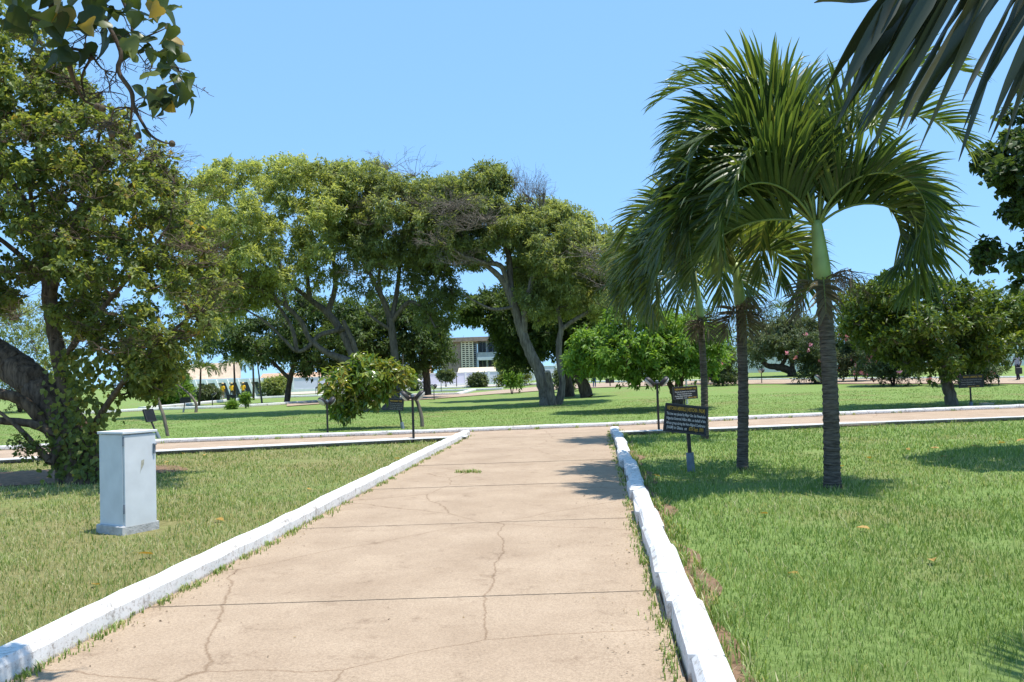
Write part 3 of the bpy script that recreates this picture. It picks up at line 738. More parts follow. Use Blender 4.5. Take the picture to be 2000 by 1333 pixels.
T.limb([(1024, 655, 0, 13), (1026, 605, -.3, 12), (1038, 550, -.5, 11), (1053, 500, -.6, 10), (1060, 465, -.5, 8), (1052, 430, -.4, 6), (1040, 395, -.3, 4), (1020, 375, -.2, 3)])
T.limb([(1058, 480, -.6, 7), (1068, 455, -.6, 4), (1062, 420, -.5, 3), (1062, 375, -.5, 2)])
T.limb([(1088, 800, .2, 20), (1098, 750, .2, 13), (1092, 705, .2, 12), (1092, 668, .2, 12), (1096, 642, .2, 11), (1091, 615, .2, 8), (1089, 598, .2, 8)])
T.limb([(1096, 645, .2, 9), (1118, 628, 0, 9), (1145, 612, -.2, 8), (1170, 590, -.3, 7), (1185, 560, -.3, 7), (1200, 530, -.2, 5), (1210, 500, 0, 3)])
T.limb([(1079, 797, -.3, 18), (1075, 755, -.5, 13), (1069, 727, -.6, 12)])
T.limb([(1005, 600, 0, 8), (965, 605, -.6, 6), (930, 590, -1, 4), (905, 575, -1.3, 3)])
crown = [(800, 410), (860, 355), (925, 335), (965, 325), (1005, 350), (1000, 390), (1050, 410), (1030, 500), (960, 505), (930, 560), (900, 520), (860, 520), (810, 490)]
T.clumps(fill(crown, 100, Y, 3.2, 25, 31, (), .5), 23, 14, .22, .075, tone=(0, .85), shell=.35)
crown = [(1000, 385), (1080, 388), (1145, 418), (1210, 455), (1245, 520), (1240, 610), (1170, 640), (1110, 620), (1040, 640), (1000, 600), (985, 480)]
T.clumps(fill(crown, 175, Y + .8, 3.8, 27, 32, (), .5), 26, 14, .22, .075, flat_=.7, tone=(.1, 1), shell=.35)
T.clumps(fill([(915, 340), (950, 318), (985, 322), (1010, 345), (990, 385), (940, 372)], 16, Y, 1.2, 18, 33), 18, 11, .24, .08, tone=(0, .6))
for q, n_, R_ in [((1030, 400), 26, 1.9), ((1058, 410), 26, 1.8), ((1005, 370), 12, 1.2)]: twigfan(T, A(q[0], q[1], Y - .5), n_, R_, 1.5, .013, .42, sub=6)
for q in [(870, 440), (900, 410), (850, 480), (930, 440), (1180, 540), (1205, 520), (1150, 500), (890, 520), (910, 450), (880, 400), (950, 430), (1190, 560), (860, 420)]: twigfan(T, A(q[0], q[1], Y - 3.1), 15, 1.5, .35, .016, .9, sub=6)
ft = T.build('forked_tree', 'large tree with forked pale trunk and a sawn stump standing mid lawn', 'tree', G(1076, 800), B_grey, L_mid)

mb = MB(); mb.lathe([(.152, -.03), (.15, .012), (.13, .02), (.02, .022)], A(1069, 726, 41.4), 14, Matrix.Rotation(.35, 3, 'X')); mb.build('cut_face', flat('sawn_wood', (.42, .33, .23), .9, .2, 12), ft)
# --- dark trees farther back
def dark_tree(name, label, base, Y, crowns, seed, leaf=None, tone=(0, .8), limbs=(), ln=.33, tips=18, bark=None):
    T = Tree(Y, seed)
    for l in limbs: T.limb(l)
    for poly, n_, th, rp in crowns: T.clumps(fill(poly, n_, Y, th, rp, seed + n_), tips, 11, ln, ln * .38, tone=tone, twigs=2)
    return T.build(name, label, 'tree', base, bark or B_dark, leaf or L_dark)
dark_tree('evergreen_tree', 'dark evergreen tree behind the upright grey trunk', G(835, 772), 66,
    [([(660, 640), (720, 580), (800, 575), (850, 600), (872, 640), (890, 672), (884, 712), (840, 724), (740, 728), (670, 715)], 150, 4.5, 21)], 41,
    limbs=[[(835, 772, 0, 16), (832, 730, 0, 14), (825, 690, 0, 11), (815, 650, 0, 6)]])
dark_tree('evergreen_tree', 'dark evergreen tree behind the sweeping low boughs', G(560, 790), 64,
    [([(360, 690), (395, 645), (460, 605), (540, 580), (610, 570), (690, 580), (740, 630), (740, 700), (680, 730), (600, 735), (530, 728), (470, 700), (400, 700), (370, 695)], 165, 4.2, 20)], 42, tone=(0, 1),
    limbs=[[(560, 790, 0, 12), (565, 750, 0, 11), (575, 710, 0, 9), (590, 660, 0, 5)], [(565, 740, 0, 8), (520, 700, 0, 6), (450, 680, 0, 4)]])
dark_tree('evergreen_tree', 'dark tree with thick trunk standing behind the forked tree', G(1112, 778), 53,
    [([(885, 620), (900, 590), (960, 560), (1030, 560), (1100, 570), (1180, 590), (1195, 640), (1150, 690), (1100, 700), (1050, 690), (1010, 690), (985, 680), (968, 655), (935, 640), (893, 630)], 150, 3.6, 19),
     ([(955, 640), (1040, 630), (1060, 712), (1005, 728), (975, 700)], 26, 1.8, 17),
     ([(990, 480), (1100, 470), (1190, 520), (1190, 600), (1000, 600)], 70, 3, 22)], 43, tone=(0, .9),
    limbs=[[(1112, 778, 0, 26), (1105, 740, 0, 22), (1095, 690, 0, 18), (1110, 630, 0, 14), (1120, 570, 0, 8)], [(1097, 700, 0, 14), (1060, 660, 0, 9), (1000, 640, 0, 6)]])
dark_tree('stooping_tree', 'stooping tree with short black trunk between forked tree and bright tree', G(1142, 776), 50,
    [([(1100, 700), (1130, 680), (1190, 690), (1210, 730), (1180, 745), (1140, 735), (1105, 722)], 16, 1.5, 17)], 44, leaf=L_bright, tone=(.1, .9),
    limbs=[[(1148, 778, 0, 26), (1140, 755, 0, 24), (1132, 735, 0, 20), (1140, 715, 0, 10), (1160, 695, 0, 5)]])
# --- bright green tree behind the signs
T = Tree(33.5, 51); Y = 33.5
T.limb([(1322, 802, 0, 17), (1318, 775, 0, 14), (1308, 750, 0, 11), (1290, 715, 0, 8), (1250, 680, -.3, 5)])
T.limb([(1330, 802, .1, 12), (1330, 765, 0, 10), (1332, 730, 0, 8), (1345, 690, .2, 5), (1360, 650, .3, 3)])
T.limb([(1318, 775, 0, 8), (1322, 740, -.3, 7), (1310, 690, -.2, 6), (1280, 640, 0, 4)])
T.limb([(1290, 715, 0, 5), (1240, 710, -.4, 4), (1190, 700, -.6, 3)])
crown = [(1105, 690), (1120, 650), (1170, 640), (1190, 605), (1240, 590), (1300, 600), (1360, 620), (1420, 640), (1420, 700), (1395, 735), (1350, 735), (1300, 750), (1240, 755), (1180, 745), (1120, 730)]
T.clumps(fill(crown, 140, Y, 2.8, 25, 52, (), .5), 19, 9, .19, .09, shell=.4, broad=True, tone=(.05, 1), flat_=.8)
T.build('bright_tree', 'bright green bushy tree behind the two black signs', 'tree', G(1324, 802), B_dark, L_bright)
# --- round tree right
T = Tree(30, 53); Y = 30
T.limb([(1860, 796, 0, 25), (1854, 765, 0, 22), (1846, 735, 0, 19), (1838, 710, 0, 16), (1815, 680, 0, 10), (1770, 650, 0, 6), (1710, 625, 0, 4)])
T.limb([(1842, 725, 0, 12), (1862, 690, .2, 10), (1890, 655, .3, 7), (1930, 620, .4, 4)])
T.limb([(1838, 710, 0, 11), (1832, 660, -.2, 8), (1825, 600, -.2, 5)])
crown = [(1650, 650), (1640, 590), (1690, 540), (1760, 528), (1830, 528), (1900, 552), (1980, 575), (2060, 600), (2100, 670), (2030, 705), (1960, 705), (1910, 725), (1850, 745), (1790, 725), (1730, 705), (1680, 690)]
T.clumps(fill(crown, 185, Y, 3.2, 27, 54, (), .5), 18, 9, .20, .095, shell=.4, broad=True, droop=.1, tone=(0, .85), flat_=.8)
T.build('round_tree', 'round leafy tree with leaning grey trunk beside the right-hand sign', 'tree', G(1860, 796), B_grey,
        leafmat('yellow_green_leaves', [(0, (.04, .075, .014)), (.5, (.10, .15, .022)), (1, (.24, .28, .05))], .35, .4, 1.7, .5))
# --- grey-green low tree with crooked trunk
T = Tree(74, 55); Y = 74
b0 = onG(A(1545, 735, Y).x, Y)
T.limb([(b0.x, b0.y, b0.z - .1, .42), (b0.x + .05, Y, b0.z + .4, .38), (A(1525, 722, Y).x, Y, b0.z + .8, .32), (A(1500, 722, Y).x, Y, b0.z + 1.0, .24), (A(1485, 712, Y).x, Y, b0.z + 1.6, .16), (A(1470, 690, Y).x, Y, b0.z + 2.6, .1)], world=True)
T.limb([(A(1548, 722, Y).x, Y, b0.z + .4, .26), (A(1548, 705, Y).x, Y, b0.z + 1.4, .2), (A(1560, 680, Y).x, Y, b0.z + 2.6, .12)], world=True)
T.limb([(A(1523, 722, Y).x, Y, b0.z + .8, .2), (A(1535, 700, Y).x, Y, b0.z + 1.8, .15), (A(1520, 670, Y).x, Y, b0.z + 3.2, .1)], world=True)
T.clumps(fill([(1455, 690), (1460, 645), (1500, 622), (1560, 615), (1620, 640), (1640, 690), (1610, 712), (1560, 705), (1500, 708), (1462, 712)], 75, Y, 4, 19, 56), 26, 10, .3, .11, broad=True, tone=(.1, .9))
T.build('crooked_tree', 'grey-green spreading tree with crooked low trunk seen between the palms', 'tree', b0, B_dark, L_greyg)

# --- oleander bushes with pink flowers, and other shrubs
def bush(name, label, base, w_px, h_px, leaf, seed, n=26, ln=.14, tips=22, cat='bush', tone=(0, .93), bark=None, lift=.0, per=10, broad=False, wr=.34, group=None, flowers=0):
    Y = base.y; s = Y / FPX; T = Tree(Y, seed); R = w_px * .55 * s; H = h_px * 1.08 * s; ln = max(ln, Y * .0042); n = int(n * 1.3); tips = int(tips * .8)
    for i in range(6):
        a = T.r.uniform(0, 6.28); rr = T.r.uniform(.2, .7) * R
        T.limb([(base.x + .03 * math.cos(a), base.y + .03 * math.sin(a), base.z - .05, .02 + .008 * H), (base.x + rr * .3 * math.cos(a), base.y + rr * .3 * math.sin(a), base.z + H * .3, .018), (base.x + rr * math.cos(a), base.y + rr * math.sin(a), base.z + H * .7, .008)], 5, world=True)
    cl = []; rc = max(.12, min(R, H) * .34)
    for i in range(n):
        a = T.r.uniform(0, 6.28); q = math.sqrt(T.r.random()) * (R - rc * .7); z = T.r.uniform(lift * H + rc * .4, H - rc * .6)
        f = math.sqrt(max(.15, 1 - ((z / H - .45) / .65) ** 2))
        cl.append((Vector((base.x + q * f * math.cos(a), base.y + q * f * math.sin(a), base.z + z)), rc * T.r.uniform(.8, 1.2)))
    T.clumps(cl, tips, per, ln, ln * wr, tone=tone, droop=.1, up=.9, twigs=2, broad=broad, shell=.4)
    for i in range(flowers):
        q, rc_ = cl[T.r.randrange(len(cl))]; g_ = T.g; m_ = 7; c_ = np.array(q) + unit(g_.normal(0, 1, 3) + np.array([0, -.7, .3])) * rc_ * 1.05
        T.addleaves(np.repeat(c_[None], m_, 0), g_.normal(0, 1, (m_, 3)), g_.normal(0, .5, (m_, 3)) + np.array([0, -1, .5]), np.full(m_, .19), np.full(m_, .14), g_.uniform(.97, 1, m_), True)
    return T.build(name, label, cat, base, bark or B_dark, leaf, group, crown='foliage', trunk='stems')
bush('oleander_bush', 'pink-flowered oleander bush just left of the nearest palm trunk', G(1592, 750), 84, 92, L_ole, 61, 36, flowers=26)
bush('oleander_bush', 'large pink-flowered oleander bush just right of the nearest palm trunk', G(1745, 754), 150, 130, L_ole, 62, 70, flowers=44)
bush('oleander_bush', 'pale pink oleander bush farther back, half hidden by the palm trunk', G(1672, 746), 84, 105, L_ole, 63, 40, flowers=50)
bush('oleander_bush', 'pink-flowered oleander bush behind the right-hand sign', G(1900, 754), 130, 112, L_ole, 64, 60, flowers=26)
bush('oleander_bush', 'small grey-green oleander between the two far palm trunks', G(1412, 754), 66, 58, L_ole, 65, 26, flowers=4)
bush('lime_bush', 'bright lime bush behind the third palm trunk', G(1400, 750), 70, 110, L_bright, 66, 30)
bush('wall_bush', 'round grey-green bush against the blue wall, right of the black pole', G(933, 757), 32, 22, L_greyg, 67, 18, .25)
bush('wall_bush', 'flat-topped grey bush against the blue wall, left of the black pole', G(871, 759), 34, 30, L_greyg, 68, 16, .25, lift=.5)
bush('background_tree', 'dark tree mass behind the large oleander bush', Vector((31, 70, .6)), 170, 150, L_dark, 84, 70, .25, cat='tree')
bush('wall_bush', 'sparse leaning bush against the wall beside the upright tree', G(815, 764), 46, 48, L_greyg, 69, 16, .25, tips=10)
bush('clipped_bush', 'rounded green bush right of the white pavilion', G(537, 776), 52, 34, L_mid, 70, 30, .18)
bush('hedge_bush', 'low dark hedge bush left of the pavilion steps', G(408, 787), 44, 30, L_greyg, 71, 24, .16)
bush('hedge_bush', 'bright green hedge bush below the leaning tree crown', G(335, 793), 80, 52, L_bright, 72, 34, .16)
bush('young_plant', 'low leafy sapling on the lawn kerb left of the small palm', G(452, 800), 20, 18, L_bright, 73, 10, .16, tips=10, cat='plant')
bush('young_plant', 'taller sapling on the lawn kerb in front of the pavilion', G(480, 798), 15, 24, L_bright, 74, 10, .16, tips=9, cat='plant', lift=.3)
bush('young_plant', 'bright sapling beside the forked trunk', G(1000, 770), 44, 40, L_bright, 75, 14, .22, tips=10, cat='plant', lift=.35, broad=True)
bush('dry_bush', 'dry grey bush right of the forked trunk', G(1115, 765), 60, 46, L_greyg, 76, 24, .18)
bush('dry_bush', 'tall brownish bush left of the forked trunk', G(1000, 757), 66, 62, L_olive, 77, 26, .3)
bush('background_tree', 'hazy green tree rising behind the white garden wall', Vector((33, 105, 1.1)), 200, 105, L_greyg, 78, 50, .35, cat='tree')
bush('background_tree', 'grey-green tree top at the far right behind the shed', Vector((68, 105, 1.1)), 190, 150, L_greyg, 79, 50, .35, cat='tree')
bush('background_tree', 'dark tree behind the leaning tree on the left edge', G(40, 806), 300, 210, L_mid, 80, 80, .2, cat='tree')
bush('background_tree', 'dense dark tree behind the bright tree and palms', Vector((18, 90, 1.0)), 150, 130, L_dark, 83, 60, .3, cat='tree')

# --- glossy broad-leaved shrub with drooping branches
T = Tree(29.5, 81); bs = G(700, 838); Y = bs.y; T.Y = Y
T.limb([(825, 836, 0, 8), (822, 808, 0, 7), (812, 780, 0, 7), (795, 768, 0, 6), (760, 762, 0, 5), (720, 758, 0, 4), (680, 745, 0, 3)])
T.limb([(795, 768, 0, 5), (770, 740, .2, 4), (740, 715, .2, 3)])
T.limb([(720, 758, 0, 4), (690, 780, -.3, 3), (660, 800, -.4, 2)])
T.limb([(770, 740, .2, 3), (785, 720, .3, 2), (787, 692, .3, 1.5)])
cr = [(622, 760), (640, 725), (690, 700), (710, 690), (760, 705), (800, 725), (800, 752), (765, 770), (740, 795), (712, 790), (690, 815), (650, 838), (642, 800)]
T.clumps(fill(cr, 80, Y, .9, 13, 82, (), .5), 7, 7, .24, .10, broad=True, droop=.7, tone=(.15, 1), shell=.4)
T.clumps(fill([(740, 700), (800, 720), (820, 745), (790, 755), (740, 740)], 16, Y, .7, 12, 83), 7, 8, .2, .08, broad=True, droop=.5, tone=(.6, 1), shell=.4)
T.build('glossy_shrub', 'shrub with large glossy drooping leaves in front of the upright tree', 'shrub', G(825, 836), B_grey, L_gloss)

# --- old leaning tree on the left
T = Tree(14.8, 91); Y = 14.8
T.limb([(165, 960, 0, 110), (160, 915, 0, 86), (140, 862, 0, 72), (105, 800, .1, 62), (60, 745, .2, 62), (5, 700, .4, 60), (-70, 660, .6, 60), (-160, 600, .8, 48)], 44, ridge=.035)
T.limb([(180, 955, -.2, 60), (192, 905, -.2, 46), (170, 850, -.1, 34), (140, 800, 0, 26), (122, 740, .1, 27), (108, 660, .2, 27), (98, 590, .3, 26), (92, 520, .4, 24), (75, 460, .5, 20), (50, 400, .6, 15), (20, 350, .7, 10)], 30, ridge=.035)
T.limb([(98, 590, .3, 18), (120, 500, 0, 14), (150, 420, -.2, 10), (180, 330, -.3, 7), (200, 240, -.4, 4)])
T.limb([(92, 830, -.2, 24), (40, 782, -.4, 22), (-10, 768, -.5, 20), (-80, 760, -.5, 14)])
T.limb([(110, 846, -.3, 18), (60, 828, -.4, 17), (0, 822, -.5, 14), (-60, 815, -.5, 10)])
T.limb([(96, 898, -.6, 14), (70, 872, -.6, 12), (45, 845, -.6, 10), (20, 822, -.6, 8), (-20, 790, -.6, 5)])
T.limb([(96, 905, -.6, 18), (115, 870, -.4, 16), (130, 840, -.2, 14)])
T.limb([(175, 850, -.1, 18), (210, 790, -.5, 12), (250, 735, -.8, 10), (290, 690, -1, 8), (335, 650, -1.2, 6), (390, 600, -1.4, 4)])
T.limb([(290, 690, -1, 6), (330, 665, -1.3, 5), (365, 660, -1.4, 3), (395, 650, -1.5, 2)])
T.limb([(125, 700, .1, 14), (170, 640, -.4, 11), (220, 580, -.7, 9), (280, 510, -1, 6), (330, 440, -1.2, 4)])
T.limb([(98, 560, .3, 12), (40, 500, .3, 10), (-10, 460, .3, 8)])
T.limb([(150, 420, -.2, 8), (210, 390, -.5, 6), (270, 350, -.8, 4), (300, 310, -.9, 3)])
T.limb([(75, 460, .5, 10), (60, 380, .2, 8), (70, 300, 0, 6), (90, 200, 0, 4), (100, 120, 0, 3)])
T.limb([(-60, 670, .6, 20), (-80, 560, .4, 14), (-70, 430, .2, 10), (-40, 300, .1, 7), (-30, 160, 0, 4)])
crown = [(-140, -20), (0, 0), (70, 40), (140, 130), (210, 190), (260, 240), (330, 300), (355, 350), (390, 420), (440, 500), (470, 570), (430, 640), (400, 700), (360, 770), (300, 800), (240, 790), (215, 740), (180, 690), (110, 650), (0, 640), (-140, 620)]
hol = [[(45, 560), (95, 540), (100, 640), (60, 660), (40, 620)], [(-20, 440), (40, 440), (50, 520), (-20, 520)], [(60, 650), (115, 650), (115, 750), (60, 730)], [(310, 560), (400, 560), (390, 650), (330, 640)], [(230, 560), (270, 550), (275, 600), (240, 610)], [(130, 380), (170, 370), (175, 410), (140, 420)], [(200, 640), (240, 640), (240, 680), (200, 680)], [(280, 380), (310, 375), (315, 410), (285, 420)]]
T.clumps(fill(crown, 520, Y, 2.1, 31, 92, hol, .38), 16, 8, .095, .062, broad=True, droop=.35, tone=(0, .97), shell=.3, twigs=5)
T.clumps(fill([(330, 570), (400, 560), (450, 600), (400, 690), (330, 660)], 14, Y - 1.2, .8, 26, 93), 7, 6, .08, .05, broad=True, tone=(.3, 1), twigs=9)
crown = [(0, 820), (40, 850), (110, 870), (120, 900), (30, 900)]
T.clumps(fill(crown, 8, Y - .6, .4, 20, 94), 6, 6, .08, .055, broad=True, tone=(.1, .7))
for i in range(95):                                           # bare twigs showing through the crown
    q = (T.r.uniform(0, 420), T.r.uniform(150, 720))
    if inpoly(q, [(-140, 60), (60, 90), (330, 300), (470, 570), (360, 770), (180, 690), (-140, 620)]): twigfan(T, A(q[0], q[1], Y - 1.3 + T.r.uniform(-.7, 1.4)), 7, .7, .35, .006, .9, sub=4)
# ivy climbing the trunk
g = np.random.default_rng(95); n_ = 800
ip = np.stack([np.clip(g.normal(160, 34, n_), 70, 245), g.uniform(680, 938, n_)], 1)
P = np.array([tuple(A(x, y_, Y - .42 + g.normal(0, .08))) for x, y_ in ip])
D = g.normal(0, .5, (n_, 3)) + np.array([0, -.1, -.7]); Nn = g.normal(0, .35, (n_, 3)) + np.array([.3, -1, .5])
T.addleaves(P, D, Nn, g.uniform(.07, .15, n_), g.uniform(.06, .12, n_), np.clip(g.normal(.55, .22, n_), 0, .93), True)
T.build('leaning_tree', 'old leaning tree with rough bark and ivy, filling the left edge', 'tree', G(165, 950), B_brown, L_olive)

# --- small bare-stemmed trees on the left lawn
def sapling(name, label, pts, cl, seed, leaf=None, bark=None):
    T = Tree(pts[0][2], seed); T.limb([(p[0], p[1], 0, p[3]) for p in pts], 7)
    if cl: T.clumps([(A(x, y_, T.Y), r_ * T.Y / FPX) for x, y_, r_ in cl], 12, 8, .14, .06, broad=True)
    return T.build(name, label, 'tree', G(pts[0][0], pts[0][1]), bark or B_grey, leaf or L_mid)
Yk = G(328, 852).y
sapling('slim_tree', 'slim leaning tree trunk just right of the grey cabinet', [(328, 853, Yk, 7), (320, 815, Yk, 6.5), (310, 785, Yk, 6), (300, 740, Yk, 5), (294, 690, Yk, 4)], [(296, 690, 20), (280, 670, 18), (310, 665, 20)], 101, L_olive)
Yk = G(383, 806).y
sapling('bent_tree', 'small bent tree arching left over the dark sign on the lawn', [(383, 807, Yk, 6), (383, 790, Yk, 5), (374, 775, Yk, 4.5), (358, 760, Yk, 4), (344, 748, Yk, 3), (330, 725, Yk, 2)], [(335, 735, 14), (350, 722, 16), (328, 715, 14), (365, 740, 10)], 102, L_bright)
Yk = G(512, 790).y
sapling('slim_tree', 'slim pale trunk rising into the dark evergreen right of the pavilion', [(512, 790, Yk, 4), (509, 765, Yk, 3.5), (506, 735, Yk, 3), (502, 705, Yk, 2)], [(500, 700, 16), (488, 690, 14), (512, 690, 14)], 103, L_greyg)
Yk = G(565, 781).y
sapling('slim_tree', 'thin brown trunk in front of the blue wall on the left', [(565, 781, Yk, 2.6), (564, 760, Yk, 2.4), (563, 735, Yk, 2)], [(563, 728, 14), (552, 722, 12), (575, 722, 12)], 104, L_mid, B_brown)

# --- dark broad-leaved tree on the right edge
T = Tree(13.6, 111); Y = 13.6
T.limb([(9.9, 13.6, -.1, .22), (9.8, 13.6, 1.5, .19), (9.6, 13.5, 2.8, .15), (9.2, 13.4, 4.2, .1), (8.8, 13.3, 5.6, .06)], world=True)
T.limb([(9.7, 13.55, 2.4, .1), (9.0, 13.4, 3.3, .07), (8.4, 13.3, 3.8, .04)], world=True)
T.limb([(9.4, 13.45, 3.6, .08), (8.7, 13.3, 4.6, .05), (8.2, 13.2, 4.9, .03)], world=True)
crown = [(1968, 180), (2040, 160), (2200, 150), (2250, 400), (2200, 600), (2040, 600), (1990, 580), (1975, 545), (1940, 560), (1905, 530), (1910, 480), (1960, 460), (1965, 430), (1940, 400), (1960, 370), (1915, 330), (1905, 290), (1950, 300), (1975, 250)]
T.clumps(fill(crown, 200, Y, 1.6, 24, 112, (), .45), 16, 8, .115, .09, broad=True, droop=.6, tone=(0, .7), shell=.35)
T.build('dark_tree', 'dark broad-leaved tree cut off by the right edge', 'tree', (9.9, 13.6, 0), B_dark, L_dark)

# --- overhanging branch with heart-shaped leaves, near the camera at top left
def heart_mesh(seed):
    r = random.Random(seed); ro = [(0, 0), (.22, -.10), (.42, -.02), (.50, .2), (.40, .48), (.22, .78), (0, 1.12)]
    V = []; F = []
    fold = r.uniform(.1, .7); dr = r.uniform(.1, .6); tw = r.uniform(-.35, .35)
    mid = [(0, y_, 0) for _, y_ in ro]
    for x, y_ in ro: V.append((0, max(0, y_), 0))
    for sg in (1, -1):
        for x, y_ in ro: V.append((sg * x, y_, fold * x + .03 * math.sin(9 * y_ + sg)))
    for sg in (0, 1):
        o = 7 + 7 * sg
        for i in range(6):
            q = (i, o + i, o + i + 1, i + 1); F.append(q if sg == 0 else q[::-1])
    V = [(x + tw * y_ * y_, y_, z - dr * y_ * y_) for x, y_, z in V]
    me = mesh_np('leaf', np.array(V), np.array(F), L_heart, rnd=np.full(len(V), r.random() * .9 if seed != 7 else .96), smooth=True, link=False)
    return me
L_heart = leafmat('heart_leaves', [(0, (.028, .042, .014)), (.5, (.06, .09, .026)), (.86, (.13, .16, .045)), (.95, (.28, .22, .06)), (1, (.36, .18, .04))], .36, .42, 1.7, .4)
T = Tree(4.3, 121); Y = 4.3
T.limb([(-4.6, 4.0, -.1, .19), (-4.5, 4.0, 1.6, .16), (-4.2, 4.1, 3.1, .13), (-3.6, 4.2, 4.2, .1), (-2.9, 4.3, 4.7, .07), (-2.3, 4.3, 4.45, .045), (-2.1, 4.3, 4.0, .03)], world=True)
T.limb([(96, -60, 0, 18), (105, 30, 0, 15), (118, 80, 0, 13), (135, 130, 0, 11), (150, 170, .1, 6), (170, 200, .2, 4), (215, 210, .3, 2)])
T.limb([(-40, -80, 0, 12), (60, -60, 0, 14), (150, -40, 0, 12), (200, 30, 0, 9), (235, 100, 0, 8), (232, 140, 0, 9), (257, 180, 0, 9), (260, 205, 0, 8), (275, 235, 0, 6), (295, 265, 0, 5), (318, 278, 0, 4), (334, 281, 0, 3)])
T.limb([(150, -40, 0, 10), (220, -30, 0, 8), (255, 40, 0, 6), (262, 78, 0, 5), (300, 66, 0, 3), (325, 55, 0, 2)])
T.limb([(262, 78, 0, 4), (290, 85, 0, 3), (305, 105, 0, 3), (325, 118, 0, 2), (330, 140, -.1, 2), (345, 175, -.1, 2)])
T.limb([(135, 95, 0, 6), (165, 100, .1, 6), (180, 110, .1, 5), (200, 135, .1, 3), (225, 142, .1, 2)])
T.limb([(60, 35, 0, 4), (85, 45, 0, 3), (105, 65, 0, 3), (128, 85, 0, 3)])
T.limb([(180, 110, .1, 6), (160, 150, .15, 4), (165, 190, .2, 3)])
T.limb([(258, 205, 0, 5), (255, 240, .1, 4), (250, 260, .1, 2)])
T.limb([(252, 210, .1, 3), (222, 215, .15, 3), (218, 250, .2, 2)])
for i in range(26):                                            # unseen leaf clumps added overhead to shade the branch
    T.leafclump(np.array(A(T.r.uniform(-250, 330), T.r.uniform(-480, -190), 4.3 + T.r.uniform(-.7, .7))), .26, 12, 4, .11, .09, broad=True, droop=.6, tone=(0, .9), twigs=4)
for q in [(110, 40), (130, 100), (165, 105), (185, 115), (150, 160), (205, 140), (235, 110), (260, 80), (300, 100), (225, 20), (60, 30), (250, 210), (220, 240), (285, 190), (175, 60), (330, 130), (200, 180)]:
    twigfan(T, A(q[0], q[1], Y + T.r.uniform(0, .25)), 4, .24, -.5, .0045, .8, sub=3)
tr = T.build('overhanging_tree', 'overhanging branch with large heart-shaped leaves at the top left', 'tree', (-4.6, 4.0, 0), B_dark, L_heart, trunk='branch')
hearts = [heart_mesh(i) for i in range(16)]
def place_leaf(px, py, Yd, size, ang, tilt, yaw, i, parent):
    """ang: direction the tip points on the picture, degrees clockwise from straight down"""
    o = bpy.data.objects.new('leaf', hearts[i % len(hearts)]); COL.objects.link(o)
    M = Matrix.Rotation(yaw, 4, 'Z') @ Matrix.Rotation(math.radians(ang), 4, 'Y') @ Matrix.Rotation(tilt - math.pi / 2, 4, 'X') 
    o.parent = parent; o.matrix_parent_inverse = parent.matrix_basis.inverted()
    o.matrix_basis = Matrix.Translation(A(px, py, Yd)) @ M @ Matrix.Scale(size, 4)
LV = [(195, 78, 62), (165, 35, 60), (240, 30, 58), (215, 118, 66), (275, 15, 44), (290, 85, 50), (262, 35, 46), (310, 60, 34), (340, 85, 42), (275, 80, 46), (300, 112, 40), (330, 112, 32), (320, 140, 36), (345, 142, 40), (290, 155, 52), (300, 190, 60), (325, 195, 50), (345, 180, 46), (365, 185, 44), (315, 215, 46), (280, 190, 36), (265, 262, 36), (292, 275, 40), (250, 240, 28), (125, 30, 60), (60, 5, 60), (40, -20, 66), (110, 110, 50), (85, 105, 44), (65, 85, 42), (130, 60, 40), (10, -15, 90), (150, 60, 52), (185, 15, 60), (100, -10, 56), (230, 70, 54), (205, 55, 46), (255, 100, 44), (285, 50, 40), (240, 0, 50), (300, 20, 40), (15, 0, 76), (140, 5, 60), (210, -8, 60), (330, 95, 30), (345, 160, 36), (360, 192, 30)]
rr_ = random.Random(5)
LV += [(rr_.uniform(90, 345), rr_.uniform(0, 120), rr_.uniform(34, 56)) for _ in range(34)] + [(rr_.uniform(275, 372), rr_.uniform(110, 215), rr_.uniform(28, 44)) for _ in range(20)] + [(rr_.uniform(-10, 130), rr_.uniform(-10, 60), rr_.uniform(40, 60)) for _ in range(10)]
LV = [v for v in LV if not (150 < v[0] < 265 and v[1] > 115 and v[1] < 230)]
for i, (x, y_, s_) in enumerate(LV):
    place_leaf(x, y_ - 14, 4.3 + rr_.uniform(-.25, .25), s_ * 4.3 / FPX * .78, rr_.gauss(-8, 30), rr_.uniform(-.8, .8), rr_.uniform(-1.25, 1.25), i, tr)
# round seed capsules
mb = MB(); cap_prof = [(.002, -.018), (.012, -.015), (.018, -.004), (.016, .008), (.008, .016), (.002, .018)]
M_cap = flat('dry_capsule', (.10, .075, .05), .8, .3, 60, .3); M_cap2 = flat('pale_capsule', (.42, .38, .26), .7, .2, 60, .3)
for k_, (x, y_, m_) in enumerate([(328, 52, M_cap2), (336, 281, M_cap), (200, 212, M_cap), (190, 208, M_cap), (270, 265, M_cap), (218, 262, M_cap), (310, 190, M_cap)]):
    mb = MB(); mb.lathe(cap_prof, A(x, y_, 4.28), 10); mb.build('seed_capsule', m_, tr, smooth=True)
